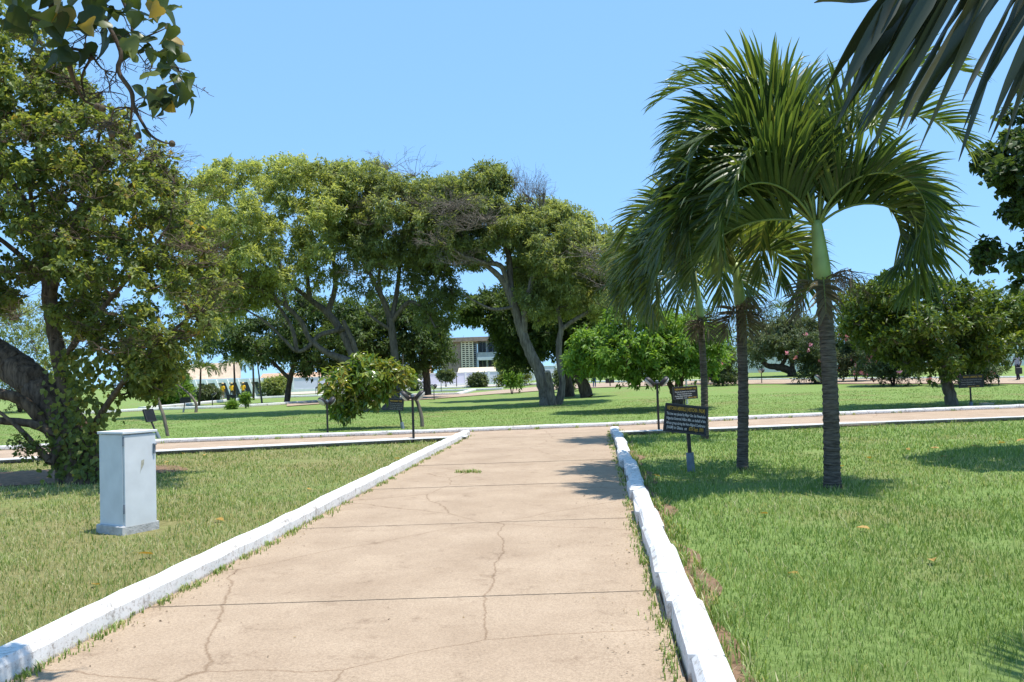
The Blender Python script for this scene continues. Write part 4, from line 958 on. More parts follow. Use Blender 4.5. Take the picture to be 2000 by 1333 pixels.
# ---------------------------------------------------------------- palms
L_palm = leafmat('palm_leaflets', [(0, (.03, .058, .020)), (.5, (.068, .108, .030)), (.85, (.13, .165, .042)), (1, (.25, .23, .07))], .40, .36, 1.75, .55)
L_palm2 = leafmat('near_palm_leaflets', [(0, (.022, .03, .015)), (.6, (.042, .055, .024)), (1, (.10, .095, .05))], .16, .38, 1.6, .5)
L_with = leafmat('withered_leaflets', [(0, (.06, .05, .03)), (1, (.16, .13, .07))], .2)
M_rach = flat('palm_midrib', (.19, .22, .06), .55, .2, 6)
M_shaft = flat('green_crownshaft', (.27, .36, .12), .45, .18, 4, .05, .45)
M_ptrunk = barkmat('ringed_palm_trunk', (.028, .023, .019), (.19, .158, .13), 3, .9, 8, True)
M_dry = flat('dry_stalks', (.15, .105, .07), .9, .25, 20)

def leaflet(base, d0, S, L_, wd, g=.9, n=6, twist=.0, fold=.25):
    """strap leaflet: three vertices per station, drooping towards the tip"""
    prof = [.45, 1, 1, .85, .55, .06][:n] if n == 6 else np.interp(np.linspace(0, 1, n), [0, .2, .5, .75, 1], [.45, 1, .95, .6, .05])
    V = []; F = []; p = np.array(base, float); d = np.array(d0, float); S = np.array(S, float)
    for i in range(n):
        s = S - d * np.dot(S, d); s /= np.linalg.norm(s) + 1e-9; u = np.cross(s, d)
        if twist:
            c, sn = math.cos(twist * i / n), math.sin(twist * i / n); s, u = s * c + u * sn, u * c - s * sn
        w_ = wd * .5 * prof[i]
        V += [p + s * w_ + u * w_ * fold, p, p - s * w_ + u * w_ * fold]
        d = d + np.array([0, 0, -g * (i / n) ** 1.3 / n * 2]); d /= np.linalg.norm(d)
        p = p + d * L_ / (n - 1)
    for i in range(n - 1):
        a = 3 * i; F += [(a, a + 1, a + 4, a + 3), (a + 1, a + 2, a + 5, a + 4)]
    return np.array(V), np.array(F)
def rachis_curve(base, az, e0, L_, bend, n=18, pw=1.25, swing=0.0):
    P = [np.array(base, float)]; 
    for i in range(n):
        s = (i + .5) / n; e = math.radians(e0 - bend * s ** pw); a = math.radians(az + swing * s)
        P.append(P[-1] + np.array([math.cos(a) * math.cos(e), math.sin(a) * math.cos(e), math.sin(e)]) * L_ / n)
    return np.array(P)
def frond(parent, P, leaf_len, nl, seed, wd=.045, mat=None, split=0, vang=58, g=1.25, r0=.022, tone=(0, 1), start=.13, one=None, fold=.25, fw=(32, 66)):
    """midrib with two rows of leaflets; the first `split` leaflets become objects of their own"""
    r = random.Random(seed); n = len(P) - 1
    mbr = MB(); mbr.tube([Vector(p) for p in P], list(np.linspace(r0, .003, len(P))), 6)
    fr = mbr.build('frond', M_rach, parent, smooth=True)
    T = unit(np.gradient(P, axis=0)); Vs = []; Fs = []; Rs = []; nn = 0; made = 0
    items = []
    ton = r.uniform(-.12, .12)
    for sd in (1, -1):
        if one and sd != one: continue
        for k in range(nl):
            s = start + (1 - start) * (k + r.uniform(.2, .8)) / nl; x = s * n; i = min(n - 1, int(x)); f = x - i
            p = P[i] * (1 - f) + P[i + 1] * f; t = unit(T[i] * (1 - f) + T[i + 1] * f)
            sv = np.cross(t, [0, 0, 1.0])
            if np.linalg.norm(sv) < .15: sv = np.cross(t, T[0] if abs(np.dot(t, T[0])) < .95 else np.array([1.0, 0, 0]))
            sv = unit(sv); 
            if np.dot(sv, np.cross(T[2], [0, 0, 1.0])) < 0: sv = -sv
            u = np.cross(sv, t)
            fwd = math.radians(fw[0] + (fw[1] - fw[0]) * s ** 1.5 + r.gauss(0, 4)); v = math.radians(vang * (1 - .6 * s) + r.gauss(0, 9))
            d = t * math.sin(fwd) + (sv * sd * math.cos(v) + u * math.sin(v)) * math.cos(fwd); d = unit(d)
            L_ = leaf_len * (math.sin(math.pi * (.16 + .74 * s)) ** .7) * r.uniform(.85, 1.1)
            V, F = leaflet(p, d, t, L_, wd * r.uniform(.8, 1.15) * (.55 + .45 * math.sin(math.pi * min(1, .2 + .8 * s))), g * r.uniform(.6, 1.4), twist=r.gauss(0, .5), fold=fold)
            items.append((V, F, min(1, max(0, tone[0] + (tone[1] - tone[0]) * (r.random() * .75 + .12 + ton)))))
    r.shuffle(items)
    for V, F, t_ in items:
        if made < split:
            mesh_np('leaflet', V, F, mat or L_palm, fr, rnd=np.full(len(V), t_)); made += 1
        else:
            Vs.append(V); Fs.append(F + nn); Rs.append(np.full(len(V), t_)); nn += len(V)
    if Vs: mesh_np('leaflets', np.concatenate(Vs), np.concatenate(Fs), mat or L_palm, fr, rnd=np.concatenate(Rs), kind='stuff')
    return fr
def ringed(P, R, seed):
    """palm trunk whose leaf-scar rings are real ridges"""
    C = catmull(P, 10); rad = np.interp(np.linspace(0, 1, len(C)), np.linspace(0, 1, len(R)), R)
    L_ = sum(np.linalg.norm(C[i + 1] - C[i]) for i in range(len(C) - 1)); m = int(L_ / .022)
    t = np.linspace(0, len(C) - 1, m); Q = np.stack([np.interp(t, range(len(C)), [c[k] for c in C]) for k in range(3)], -1)
    rd = np.interp(t, range(len(C)), rad); g = np.random.default_rng(seed)
    ph = np.cumsum(.022 / g.uniform(.06, .085, m)); saw = ph % 1.0
    rd = rd * (1 + .085 * (saw < .3) - .03 * saw) * (1 + g.normal(0, .008, m))
    return tube_np(Q, rd, 16)
def palm(label, base, top, r_base, r_top, shaft_len, fronds, seed, leaf_len=.62, nl=46, wd=.055, split=0, stalks=6, group='manila palms'):
    """base and top (foot of the crownshaft) are world points"""
    t = thing('palm_tree', label, 'palm', base, None)
    base = Vector(base); top = Vector(top); mid = (base + top) / 2 + Vector((.03, 0, 0))
    V, F = ringed([base - Vector((0, 0, .15)), base + (mid - base) * .12, mid, top], [r_base * 1.6, r_base * 1.02, (r_base + r_top) / 2, r_top], seed)
    mesh_np('trunk', V, F, M_ptrunk, t, smooth=True)
    ax = Vector((-.06, 0, 1)).normalized(); q = ax.to_track_quat('Z', 'Y').to_matrix()
    mb = MB(); rt = r_top
    mb.lathe([(rt * 1.02, -.01), (rt * 1.25, .03), (rt * 1.22, shaft_len * .25), (rt * 1.0, shaft_len * .6), (rt * .78, shaft_len * .9), (rt * .62, shaft_len)], top, 18, q)
    mb.build('crownshaft', M_shaft, t, smooth=True)
    hub = top + ax * shaft_len * .97
    left = split
    for i, f in enumerate(fronds):
        az, e0, L_, bend = f[:4]; a = math.radians(az)
        P = rachis_curve(hub + Vector((math.cos(a) * rt * .35, math.sin(a) * rt * .35, -.03)), az, e0, L_, bend, swing=f[4] if len(f) > 4 else 0, pw=f[5] if len(f) > 5 else 1.25)
        sp = min(left, 2 * nl) if split else 0; left -= sp
        frond(t, P, leaf_len, nl, seed * 31 + i, split=sp, wd=wd)
    T = Tree(base.y, seed)                                     # old flower stalks below the crownshaft
    for i in range(stalks):
        a = T.r.uniform(0, 6.28); p = np.array(top) + np.array([math.cos(a), math.sin(a), 0]) * rt * .9
        q_ = p + np.array([math.cos(a) * .3, math.sin(a) * .3, T.r.uniform(-.2, .18)])
        T.twig(p, q_, .012, .007, n=5, node=False)
        for j in range(9):
            s_ = T.r.uniform(.3, 1); aa = p + (q_ - p) * s_
            bb = aa + np.array([math.cos(a) * .25, math.sin(a) * .25, -.22]) * T.r.uniform(.6, 1.3) + T.g.normal(0, .11, 3)
            T.twig(aa, bb, .006, .003, wob=.4, sides=3, n=5, node=False)
            for k in range(2): T.twig((aa + bb) / 2, (aa + bb) / 2 + T.g.normal(0, .09, 3) + np.array([0, 0, -.08]), .004, .002, wob=.4, sides=3, n=4, node=False)
    for i in range(2 if stalks else 0):                        # withered fronds clinging below the crownshaft
        az = 185 + 50 * i + seed * 17
        frond(t, rachis_curve(top + Vector((math.cos(math.radians(az)) * rt, math.sin(math.radians(az)) * rt, .02)), az, -35, .62, 50, n=8), .42, 16, seed * 77 + i, wd=.035, mat=L_with, r0=.014)
    if stalks: mesh_np('flower_stalks', np.concatenate(T.V), np.concatenate(T.F), M_dry, t)
    return t
# nearest palm
p1b = G(1626, 953); p1t = A(1607, 546, p1b.y)
F1 = [(178, 82, 3.1, 150, 0, 1.7), (165, 86, 3.4, 120, 0, 1.8), (190, 74, 2.7, 170, 0, 1.2), (178, 18, 2.1, 90, 0, 1.2), (2, 80, 3.1, 140, 0, 1.5), (-8, 62, 2.4, 225, 0, 1.2), (95, 88, 3.5, 90, 0, 1.8), (140, 84, 3.3, 130, 0, 1.7), (40, 82, 3.2, 130, 0, 1.7), (215, 80, 2.5, 170), (20, 58, 2.4, 190), (155, 66, 2.7, 175), (-35, 70, 2.3, 205), (330, 86, 3.1, 125, 0, 1.8), (205, 56, 2.5, 170), (100, 56, 2.5, 170), (184, 66, 2.8, 175), (172, 50, 2.6, 165), (12, 70, 2.5, 205), (-4, 40, 2.4, 190), (194, 62, 2.7, 160), (181, 78, 3.0, 165, 0, 1.4), (173, 72, 2.9, 170), (178, 58, 3.0, 150), (190, 46, 2.9, 135), (160, 78, 3.0, 160, 0, 1.5), (198, 82, 2.9, 160, 0, 1.5), (186, 88, 3.3, 125, 0, 2.0)]
palm('tall nearest palm with pale green crownshaft, third and rightmost trunk', p1b, p1t, .105, .095, .80, F1, 1, .86, 52, split=290)
p2b = G(1450, 919); p2t = A(1446, 598, p2b.y)
F2 = [(178, 70, 2.4, 185), (165, 50, 2.3, 165), (5, 48, 1.7, 185), (40, 66, 2.0, 175), (120, 80, 2.5, 160), (200, 66, 2.4, 185), (85, 56, 2.2, 170), (225, 70, 2.2, 185), (-30, 62, 1.8, 195), (150, 80, 2.6, 165), (188, 35, 2.1, 145), (172, 60, 2.5, 175), (182, 84, 2.7, 160)]
palm('middle palm between the sign and the nearest palm', p2b, p2t, .088, .075, .70, F2, 2, .82, 48)
p3b = G(1377, 858); p3t = A(1368, 622, p3b.y)
F3 = [(176, 74, 2.9, 190), (190, 50, 2.7, 170), (160, 82, 3.1, 175), (215, 62, 2.7, 185), (240, 62, 2.5, 195), (80, 66, 2.6, 170), (20, 60, 2.2, 185), (130, 60, 2.7, 175), (200, 80, 3.1, 185), (-40, 50, 1.9, 190), (182, 60, 2.9, 180), (176, 86, 3.2, 165), (225, 45, 2.5, 165)]
palm('farthest of the three palms, rising directly behind the two signs', p3b, p3t, .085, .075, .8, F3, 3, .95, 48)

# palm beside the camera: trunk outside the picture, one frond reaching in at the top right
pn = Vector((3.7, 2.9, 0))
t = thing('palm_tree', 'dark palm frond hanging into view at the top right, close by', 'palm', pn)
V, F = ringed([pn - Vector((0, 0, .15)), pn + Vector((.02, 0, .6)), pn + Vector((.05, 0, 1.6)), pn + Vector((.02, 0, 2.7))], [.13, .11, .1, .09], 77); mesh_np('trunk', V, F, M_ptrunk, t, smooth=True)
mb = MB(); mb.lathe([(.1, 0), (.12, .05), (.11, .25), (.08, .6), (.055, .75)], pn + Vector((.02, 0, 2.68)), 16); mb.build('crownshaft', M_shaft, t, smooth=True)
hubn = pn + Vector((0, 0, 3.4))
K = catmull([hubn, A(2400, -300, 2.85), A(2250, -230, 2.8), A(2080, -140, 2.75), A(1930, -80, 2.72), A(1830, -45, 2.7), A(1725, -12, 2.7)], 4)
def near_frond(P, seed):
    r = random.Random(seed); mbr = MB(); mbr.tube([Vector(p) for p in P], list(np.linspace(.024, .004, len(P))), 7)
    fr = mbr.build('frond', M_rach, t, smooth=True); n = len(P) - 1
    for sd in (1, -1):
        for k in range(30):
            s = .22 + .78 * (k + r.uniform(.25, .75)) / 30; x = s * n; i = min(n - 1, int(x)); f = x - i
            p = P[i] * (1 - f) + P[i + 1] * f; tg = unit(P[i + 1] - P[i])
            if sd == 1: d = tg * .55 + np.array([-.05, r.gauss(0, .08), -.62])          # hanging row, seen against the sky
            else: d = tg * .35 + np.array([-.05, .75 + r.gauss(0, .1), .62])              # row on the far side
            d = unit(d + np.array([r.gauss(0, .05) for _ in range(3)]))
            L_ = .86 * (math.sin(math.pi * (.26 + .64 * s)) ** .8) * r.uniform(.85, 1.1)
            V, F = leaflet(p, d, tg if sd == 1 else np.array([tg[0], 0, tg[2]]), L_, .05 * r.uniform(.75, 1.2), .55 * r.uniform(.4, 1.3), n=10, twist=r.gauss(0, 1.9), fold=.45)
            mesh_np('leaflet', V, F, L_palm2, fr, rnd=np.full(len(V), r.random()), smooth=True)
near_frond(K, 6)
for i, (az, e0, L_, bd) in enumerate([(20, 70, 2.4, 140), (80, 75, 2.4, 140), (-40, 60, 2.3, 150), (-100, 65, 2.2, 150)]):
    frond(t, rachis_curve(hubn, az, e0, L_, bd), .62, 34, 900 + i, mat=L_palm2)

# small feathery palms by the pavilion, and a far coconut crown
def small_palm(label, bpx, tpx, seed, R, nfr=9, wpx=4, leaf_len=.5, Y=None):
    b = G(*bpx); tp = A(tpx[0], tpx[1], b.y) if Y is None else A(tpx[0], tpx[1], Y)
    if Y is not None: b = onG(tp.x, Y)
    t = thing('small_palm', label, 'palm', b); mb = MB(); s = b.y / FPX * wpx / 2
    mb.tube([b - Vector((0, 0, .1)), (b + tp) / 2 + Vector((.04, 0, 0)), tp], [s * 1.2, s, s * .8], 8); mb.build('trunk', B_dark, t, smooth=True)
    r = random.Random(seed)
    for i in range(nfr):
        frond(t, rachis_curve(tp, 360 * i / nfr + r.uniform(-15, 15), r.uniform(30, 75), R * r.uniform(.85, 1.1), r.uniform(120, 165), n=10), leaf_len, 22, seed * 50 + i, wd=.07)
    return t
small_palm('small feathery palm in front of the pavilion, nearer the tall pole', (388, 797), (392, 722), 7, 1.7)
small_palm('small feathery palm in front of the pavilion behind the black notice', (458, 786), (457, 712), 8, 2.0)
small_palm('small palm with brown hanging fronds right of the pavilion', (495, 782), (494, 712), 9, 1.7)
small_palm('distant coconut palm crown rising between the palm trunks', (1525, 730), (1528, 606), 10, 3.2, 11, 3, .9, Y=118)
# ---------------------------------------------------------------- lamps, signs, cabinet
M_post = flat('dark_brown_post', (.028, .024, .023), .5, .25, 12, .1, .4)
M_lens = flat('dusty_white_lens', (.52, .50, .46), .45, .12, 20, 0, .5)
M_board = flat('black_signboard', (.014, .014, .016), .5, .3, 9, .05, .4)
M_bev = flat('faded_black_edge', (.05, .05, .055), .6, .2, 9)
M_sleeve = flat('grey_pipe', (.17, .20, .24), .6, .15, 10, .1)
M_yel = flat('yellow_lettering', (.55, .33, .04), .6, .15, 40)
M_wht = flat('white_lettering', (.62, .60, .58), .6, .15, 40)
M_wht2 = flat('faded_lettering', (.26, .25, .24), .7, .2, 40)
def lamp(label, foot, ht, two=True, rot=0.0, lean=0.0, head=1.0, sd=1, group='garden lamps'):
    """post with one or two slanted drum heads, white lens underneath"""
    t = thing('garden_lamp', label, 'lamp', foot, group)
    R = Matrix.Rotation(rot, 3, 'Z'); top = foot + Vector((lean, 0, ht))
    mb = MB(); mb.tube([foot - Vector((0, 0, .1)), foot + Vector((0, 0, .02)), top - Vector((0, 0, .04))], [.034, .032, .032], 10); mb.build('post', M_post, t, smooth=False)
    mb = MB(); mb.lathe([(.04, -.05), (.042, .01), (.02, .03)], top, 10); mb.build('cap', M_sleeve, t)
    for s in ((1, -1) if two else (sd,)):
        ctr = top + R @ Vector((s * .20, 0, -.02)); h = head
        mb = MB(); mb.tube([top - Vector((0, 0, .05)), top + R @ Vector((s * .12, 0, -.07))], [.028, .034], 8); mb.build('arm', M_post, t)
        # local z: lens direction (out and down); local x: long axis
        zl = (R @ Vector((s * .74, -.12, -.66))).normalized(); xl_ = (R @ Vector((s * .66, 0, .75))).normalized(); yl = zl.cross(xl_).normalized(); xl_ = yl.cross(zl)
        M = Matrix((xl_, yl, zl)).transposed() @ Matrix.Diagonal((1.35 * h, .95 * h, h))
        mb = MB(); mb.lathe([(.055, -.085), (.09, -.075), (.112, -.04), (.118, .0), (.118, .02)], ctr, 18, M); hd = mb.build('lamp_head', M_post, t, smooth=True)
        mb = MB(); mb.lathe([(.108, .021), (.100, .045), (.07, .068), (.02, .078)], ctr, 18, M); mb.build('lens', M_lens, hd, smooth=True)
    return t
def H(foot, px, py): return A(px, py, foot.y).z - foot.z
def lampat(label, fx, fy, ty, **k):
    f = G(fx, fy); return lamp(label, f, H(f, fx, ty), **k)
lampat('twin-headed garden lamp at the left corner of the path junction', 808, 864, 772)
lampat('twin-headed garden lamp left of the two black signs', 1287, 843, 745)
lampat('twin-headed garden lamp half hidden by the glossy shrub', 640, 847, 783, rot=.9)
lampat('small lamp on the lawn edge right of the upright tree', 848, 782, 755, rot=1.2, head=1.3)
lampat('small lamp near the far path seen between the palm trunks', 1488, 750, 724, rot=.8, head=1.2)
lampat('single-headed lamp peeping out from behind the nearest palm trunk', 1611, 800, 738, two=False, sd=-1)
lampat('lamp post on the far kerb just left of the yellow-shirted people', 415, 796, 770, two=False, rot=.8)
lampat('lamp post beside the person in pink near the far wall', 617, 774, 757, two=False, rot=1.0)
lampat('short lamp post on the far path near the right edge', 1951, 752, 735, two=False, rot=1.5)
lampat('lamp post in front of the blue wall left of the block', 862, 766, 745, two=False, rot=1.5)
def pole(label, fx, fy, ty, r=.04, col=None):
    f = G(fx, fy); t = thing('pole', label, 'pole', f); h = H(f, fx, ty); mb = MB()
    mb.tube([f - Vector((0, 0, .1)), f + Vector((0, 0, h))], [r, r * .85], 8); mb.build('shaft', col or M_post, t)
    mb = MB(); mb.lathe([(r * 1.6, 0), (r * 1.7, .05), (r * .4, .09)], f + Vector((0, 0, h)), 8); mb.build('cap', M_post, t); return t
pole('tall thin black pole in front of the blue wall', 892, 757, 727, .07)
pole('tall dark pole beside the small palms at the pavilion', 363, 792, 730, .07)
pole('pale post behind the smaller black sign', 1342, 790, 735, .05, flat('pale_pipe', (.45, .46, .48), .6))

def textmesh(s, width, size, mat, parent, M):
    cu = bpy.data.curves.new('lettering', 'FONT'); cu.body = s; cu.size = 1; cu.align_x = 'LEFT'; cu.offset = .018; cu.resolution_u = 2
    o = bpy.data.objects.new('lettering', cu); COL.objects.link(o); bpy.context.view_layer.update()
    dg = bpy.context.evaluated_depsgraph_get(); me = bpy.data.meshes.new_from_object(o.evaluated_get(dg))
    bpy.data.objects.remove(o); bpy.data.curves.remove(cu)
    n = len(me.vertices); v = np.empty(n * 3, dtype=np.float32); me.vertices.foreach_get('co', v); v = v.reshape(-1, 3)
    w_ = v[:, 0].max() - v[:, 0].min(); v[:, 0] = (v[:, 0] - v[:, 0].min()) * width / w_; v[:, 1] *= size * 1.4; v[:, 2] = 0
    v = v @ np.array(M.to_3x3()).T + np.array(M.translation)
    me.vertices.foreach_set('co', v.ravel().astype(np.float32)); me.materials.clear(); me.materials.append(mat); me.update()
    me.name = 'lettering'
    return ob('lettering', me, parent)
def sign(label, foot, ctr, w_, h_, yaw, roll, lines, tilt=.0, sleeve=.3, bw=.05, back=False, faded=False, thick=.05):
    """board on a post; lines: (text, x0, x1, y, size, yellow) in board fractions"""
    t = thing('plaque_sign', label, 'sign', foot)
    R = Matrix.Rotation(yaw, 4, 'Z') @ Matrix.Rotation(tilt, 4, 'X') @ Matrix.Rotation(-roll, 4, 'Y')
    M = Matrix.Translation(ctr) @ R
    mb = MB(); mb.box((0, 0, 0), (w_, thick, h_), None, .008)
    b = ob('board', mb.mesh('board', M_board), t); V = np.array(mb.V) @ np.array(R.to_3x3()).T + np.array(ctr); b.data.vertices.foreach_set('co', V.astype(np.float32).ravel()); b.data.update()
    fm = MB()
    for cx, cz, sx, sz in ((0, h_ / 2 - .012, w_ - .02, .024), (0, -h_ / 2 + .012, w_ - .02, .024), (-w_ / 2 + .012, 0, .024, h_ - .06), (w_ / 2 - .012, 0, .024, h_ - .06)):
        fm.box((cx, -thick / 2 - .004, cz), (sx, .01, sz))
    fo = ob('rim', fm.mesh('rim', M_bev), b); V = np.array(fm.V) @ np.array(R.to_3x3()).T + np.array(ctr); fo.data.vertices.foreach_set('co', V.astype(np.float32).ravel()); fo.data.update()
    pt = ctr + R.to_3x3() @ Vector((0, thick / 2 + .028, h_ * .3))
    mb = MB(); fb = foot + Vector((0, .0, -.1)); mb.tube([fb, foot + (pt - foot) * .5, pt], [bw / 2] * 3, 8); mb.build('post', M_post, t)
    if sleeve:
        ax = (pt - foot).normalized(); q = ax.to_track_quat('Z', 'Y').to_matrix(); mb = MB(); mb.lathe([(bw * .95, -.06), (bw * .95, sleeve), (bw * .8, sleeve), (bw * .75, sleeve - .02)], foot, 14, q); mb.build('sleeve', M_sleeve, t)
    TX = M @ Matrix.Rotation(math.pi / 2, 4, 'X')
    for s, x0, x1, y_, sz, yel in lines:
        m_ = (M_yel if yel else (M_wht2 if faded else M_wht))
        textmesh(s, (x1 - x0) * w_, sz * h_, m_, b, TX @ Matrix.Translation(((x0 - .5) * w_, (.5 - y_) * h_, thick / 2 + .003)))
    return t
# large leaning notice by the path
f = G(1350, 921); Yf = f.y
s = Yf / FPX
cS = A(1339, 819, Yf - .02)
sign('large black notice leaning beside the path, yellow and white lettering', f, cS, .68, .46, math.radians(-14), math.radians(-7.5), [
    ('VIETCHIA MERRILLI (VIETCHIA  PALM)', .05, .93, .22, .13, 1),
    ('This tree was planted by Major Gen. Ike Nwachukwu', .05, .97, .40, .10, 0),
    ('Nigerian External Affairs Min. on behalf of the', .06, .97, .56, .10, 0),
    ('African group during the Non-Aligned Conference', .06, .97, .72, .10, 0),
    ('(NAM) in Ghana  on', .08, .55, .88, .11, 0), ('6TH Sept. 1991', .60, .93, .88, .13, 1)], sleeve=.30, bw=.065)
f = G(1338, 822); cS = A(1338, 767.5, f.y)
k = f.y / FPX
sign('smaller black notice standing behind the large leaning one', f, cS, 49 * k, 25 * k, math.radians(4), math.radians(1.5), [
    ('TABEBUIA ROSEA THE HAPPY TREE', .06, .95, .26, .13, 1), ('This tree was planted by Hon. Paul Nanoh', .08, .90, .45, .09, 0),
    ('Tourism Commission Kenya', .16, .76, .62, .09, 0), ('During Ghana Golden Jubilee', .08, .76, .78, .09, 0),
    ('Celebration   on 6', .12, .56, .93, .09, 0), ('March 2007', .62, .95, .93, .10, 1)], sleeve=0, bw=.05, faded=False)
f = G(1897, 794); cS = A(1896, 745, f.y); k = f.y / FPX
sign('black notice beside the round tree on the right', f, cS, 49 * k, 25 * k, math.radians(3), math.radians(.5), [
    ('MANGO  (INDICA)  TREE', .18, .95, .22, .13, 1), ('This tree was planted by H.E. Lt Gen.', .08, .95, .42, .09, 0),
    ('State of Republic of Gabon', .08, .88, .60, .09, 0), ('under Ghana, on', .08, .64, .77, .09, 0), ('28th Nov. 1998', .34, .82, .94, .09, 1)], sleeve=.16, bw=.06, faded=True)
f = G(787, 838); cS = A(774, 790, f.y); k = f.y / FPX
sign('faded black notice below the glossy shrub, post leaning right', f, cS, 30 * k, 23 * k, math.radians(-12), math.radians(-5), [
    ('MAHOGANY TREE', .1, .9, .28, .12, 1), ('This tree was planted by', .06, .94, .48, .1, 0), ('the Head of State of', .06, .94, .64, .1, 0), ('the Republic during the', .06, .94, .79, .1, 0), ('visit to Ghana', .06, .94, .93, .1, 0)], sleeve=.22, bw=.06, faded=True)
f = G(311, 857); cS = A(292, 812, f.y); k = f.y / FPX
sign('black notice turned edge-on and leaning left beside the slim trunk', f, cS, .46, 26 * k, math.radians(76), math.radians(0), [], sleeve=.22, bw=.06, tilt=math.radians(-19))
f = G(1192, 756); cS = A(1191, 744, f.y); k = f.y / FPX
sign('small black notice on the far path right of the stooping tree', f, cS, 17 * k, 9 * k, 0, 0, [], sleeve=0, bw=.09)
f = G(452, 789); cS = A(452, 777, f.y); k = f.y / FPX
sign('wide black notice on the kerb below the yellow-shirted people', f, cS, 18 * k, 11 * k, 0, math.radians(-3), [], sleeve=0, bw=.08)
f = G(467, 786); cS = A(467, 772, f.y)
sign('small square black notice beside the wide one at the pavilion', f, cS, 7 * k, 8 * k, 0, 0, [], sleeve=0, bw=.06)
f = G(358, 806); cS = A(362, 782, f.y); k = f.y / FPX
sign('dark notice under the small bent tree on the left lawn', f, cS, 20 * k, 11 * k, math.radians(8), math.radians(2), [], sleeve=.2, bw=.06)

# grey-white utility cabinet
M_cab = flat('pale_grey_cabinet', (.64, .66, .68), .95, .07, 5, 0, .06)
M_cabs = flat('cabinet_stain', (.40, .38, .30), .8, .2, 30)
def cabinet():
    Yc = 9.3; c = A(238, 843, Yc); base = Vector((c.x, Yc, 0)); h = c.z
    t = thing('utility_cabinet', 'pale grey metal utility cabinet with a hinged door near the leaning tree', 'cabinet', base)
    wL, wR = .44, .40; a = math.radians(58)
    ur = Vector((math.cos(a), math.sin(a), 0)); ul = Vector((-math.sin(a), math.cos(a), 0)) 
    # near corner at base; door face runs along ur, side face along ul
    R = Matrix((ur, ul, Vector((0, 0, 1)))).transposed()
    ctr = base + ur * wR / 2 + ul * wL / 2
    mb = MB(); mb.box(ctr + Vector((0, 0, h / 2 - .03)), (wR, wL, h - .02), R, .006); mb.build('body', M_cab, t)
    dc = base + ur * (wR / 2 + .004) - ul * .016
    mb = MB(); mb.box(dc + Vector((0, 0, h / 2 - .01)), (wR - .012, .026, h - .08), R, .005); d = mb.build('door', M_cab, t)
    mb = MB(); mb.box(dc + ur * (wR / 2 - .028) - ul * .022 + Vector((0, 0, h * .80)), (.022, .02, .10), R, .004); mb.build('handle', M_sleeve, d)
    mb = MB(); mb.box(dc + ur * (wR / 2 - .028) - ul * .03 + Vector((0, 0, h * .85)), (.035, .03, .02), R, .004); mb.build('latch', M_sleeve, d)
    for z in (.25, .9):
        mb = MB(); mb.tube([base - ul * .02 + Vector((0, 0, h * z - .05)), base - ul * .02 + Vector((0, 0, h * z + .05))], [.009, .009], 8); mb.build('hinge', M_sleeve, d)
    mb = MB(); mb.box(ctr + Vector((0, 0, h - .02)) - ul * .015, (wR + .035, wL + .05, .028), R, .003); mb.build('top', M_cab, t)
    mb = MB(); mb.box(ctr + Vector((0, 0, .04)), (wR + .06, wL + .06, .12), R, .01); mb.build('plinth', M_grey, t)
    mb = MB(); mb.prism([dc - ul * .0145 + ur * x + Vector((0, 0, h * z)) for x, z in ((.01, .70), (.045, .71), (.04, .66), (.0, .60), (-.012, .57), (.002, .62))], -ul * .001); mb.build('stain', M_cabs, d)
cabinet()

# flat stone by the right kerb, fallen leaves
mb = MB(); p = G(1925, 791); g = np.random.default_rng(3)
ring = [Vector((p.x + (.24 + g.normal(0, .03)) * math.cos(a), p.y + (.15 + g.normal(0, .02)) * math.sin(a), 0)) for a in np.arange(10) * .628]
mb.prism(ring, (.02, 0, .07)); tag(mb.build('flat_stone', M_sand), 'flat tan stone on the grass beside the right-hand sign', 'stone')
M_fall = leafmat('fallen_leaf', [(0, (.45, .30, .06)), (1, (.42, .22, .08))], .2)
fl = [(360, 890), (398, 893), (330, 905), (640, 880), (780, 900), (1650, 915), (1700, 900), (1770, 880), (1835, 880), (1915, 878), (1950, 865), (1965, 868), (1985, 866), (1830, 880), (1850, 895), (900, 925), (1290, 935), (600, 960), (420, 1020), (1500, 1010), (1700, 1040), (1820, 1100), (1560, 1130), (300, 1090), (180, 1150)]
V0 = np.array([(0, 0, 0), (.035, .03, .012), (.03, .075, .016), (0, .13, .004), (-.03, .075, .018), (-.035, .03, .014)])
rf = random.Random(8); lm = mesh_np('fallen_leaf', V0, np.array([(0, 1, 2, 3), (0, 3, 4, 5)]), M_fall, rnd=np.full(6, .4), link=False)
for x, y_ in fl:
    p = G(x, y_); o = bpy.data.objects.new('fallen_leaf', lm); COL.objects.link(o); o.location = p + Vector((0, 0, .035)); o.rotation_euler = (rf.gauss(0, .2), rf.gauss(0, .2), rf.uniform(0, 6.28))
    sc_ = rf.uniform(.8, 1.3); o.scale = (sc_,) * 3
    tag(o, 'small yellow fallen leaf lying on the grass', 'leaf', 'yellow leaves fallen on the near lawns')

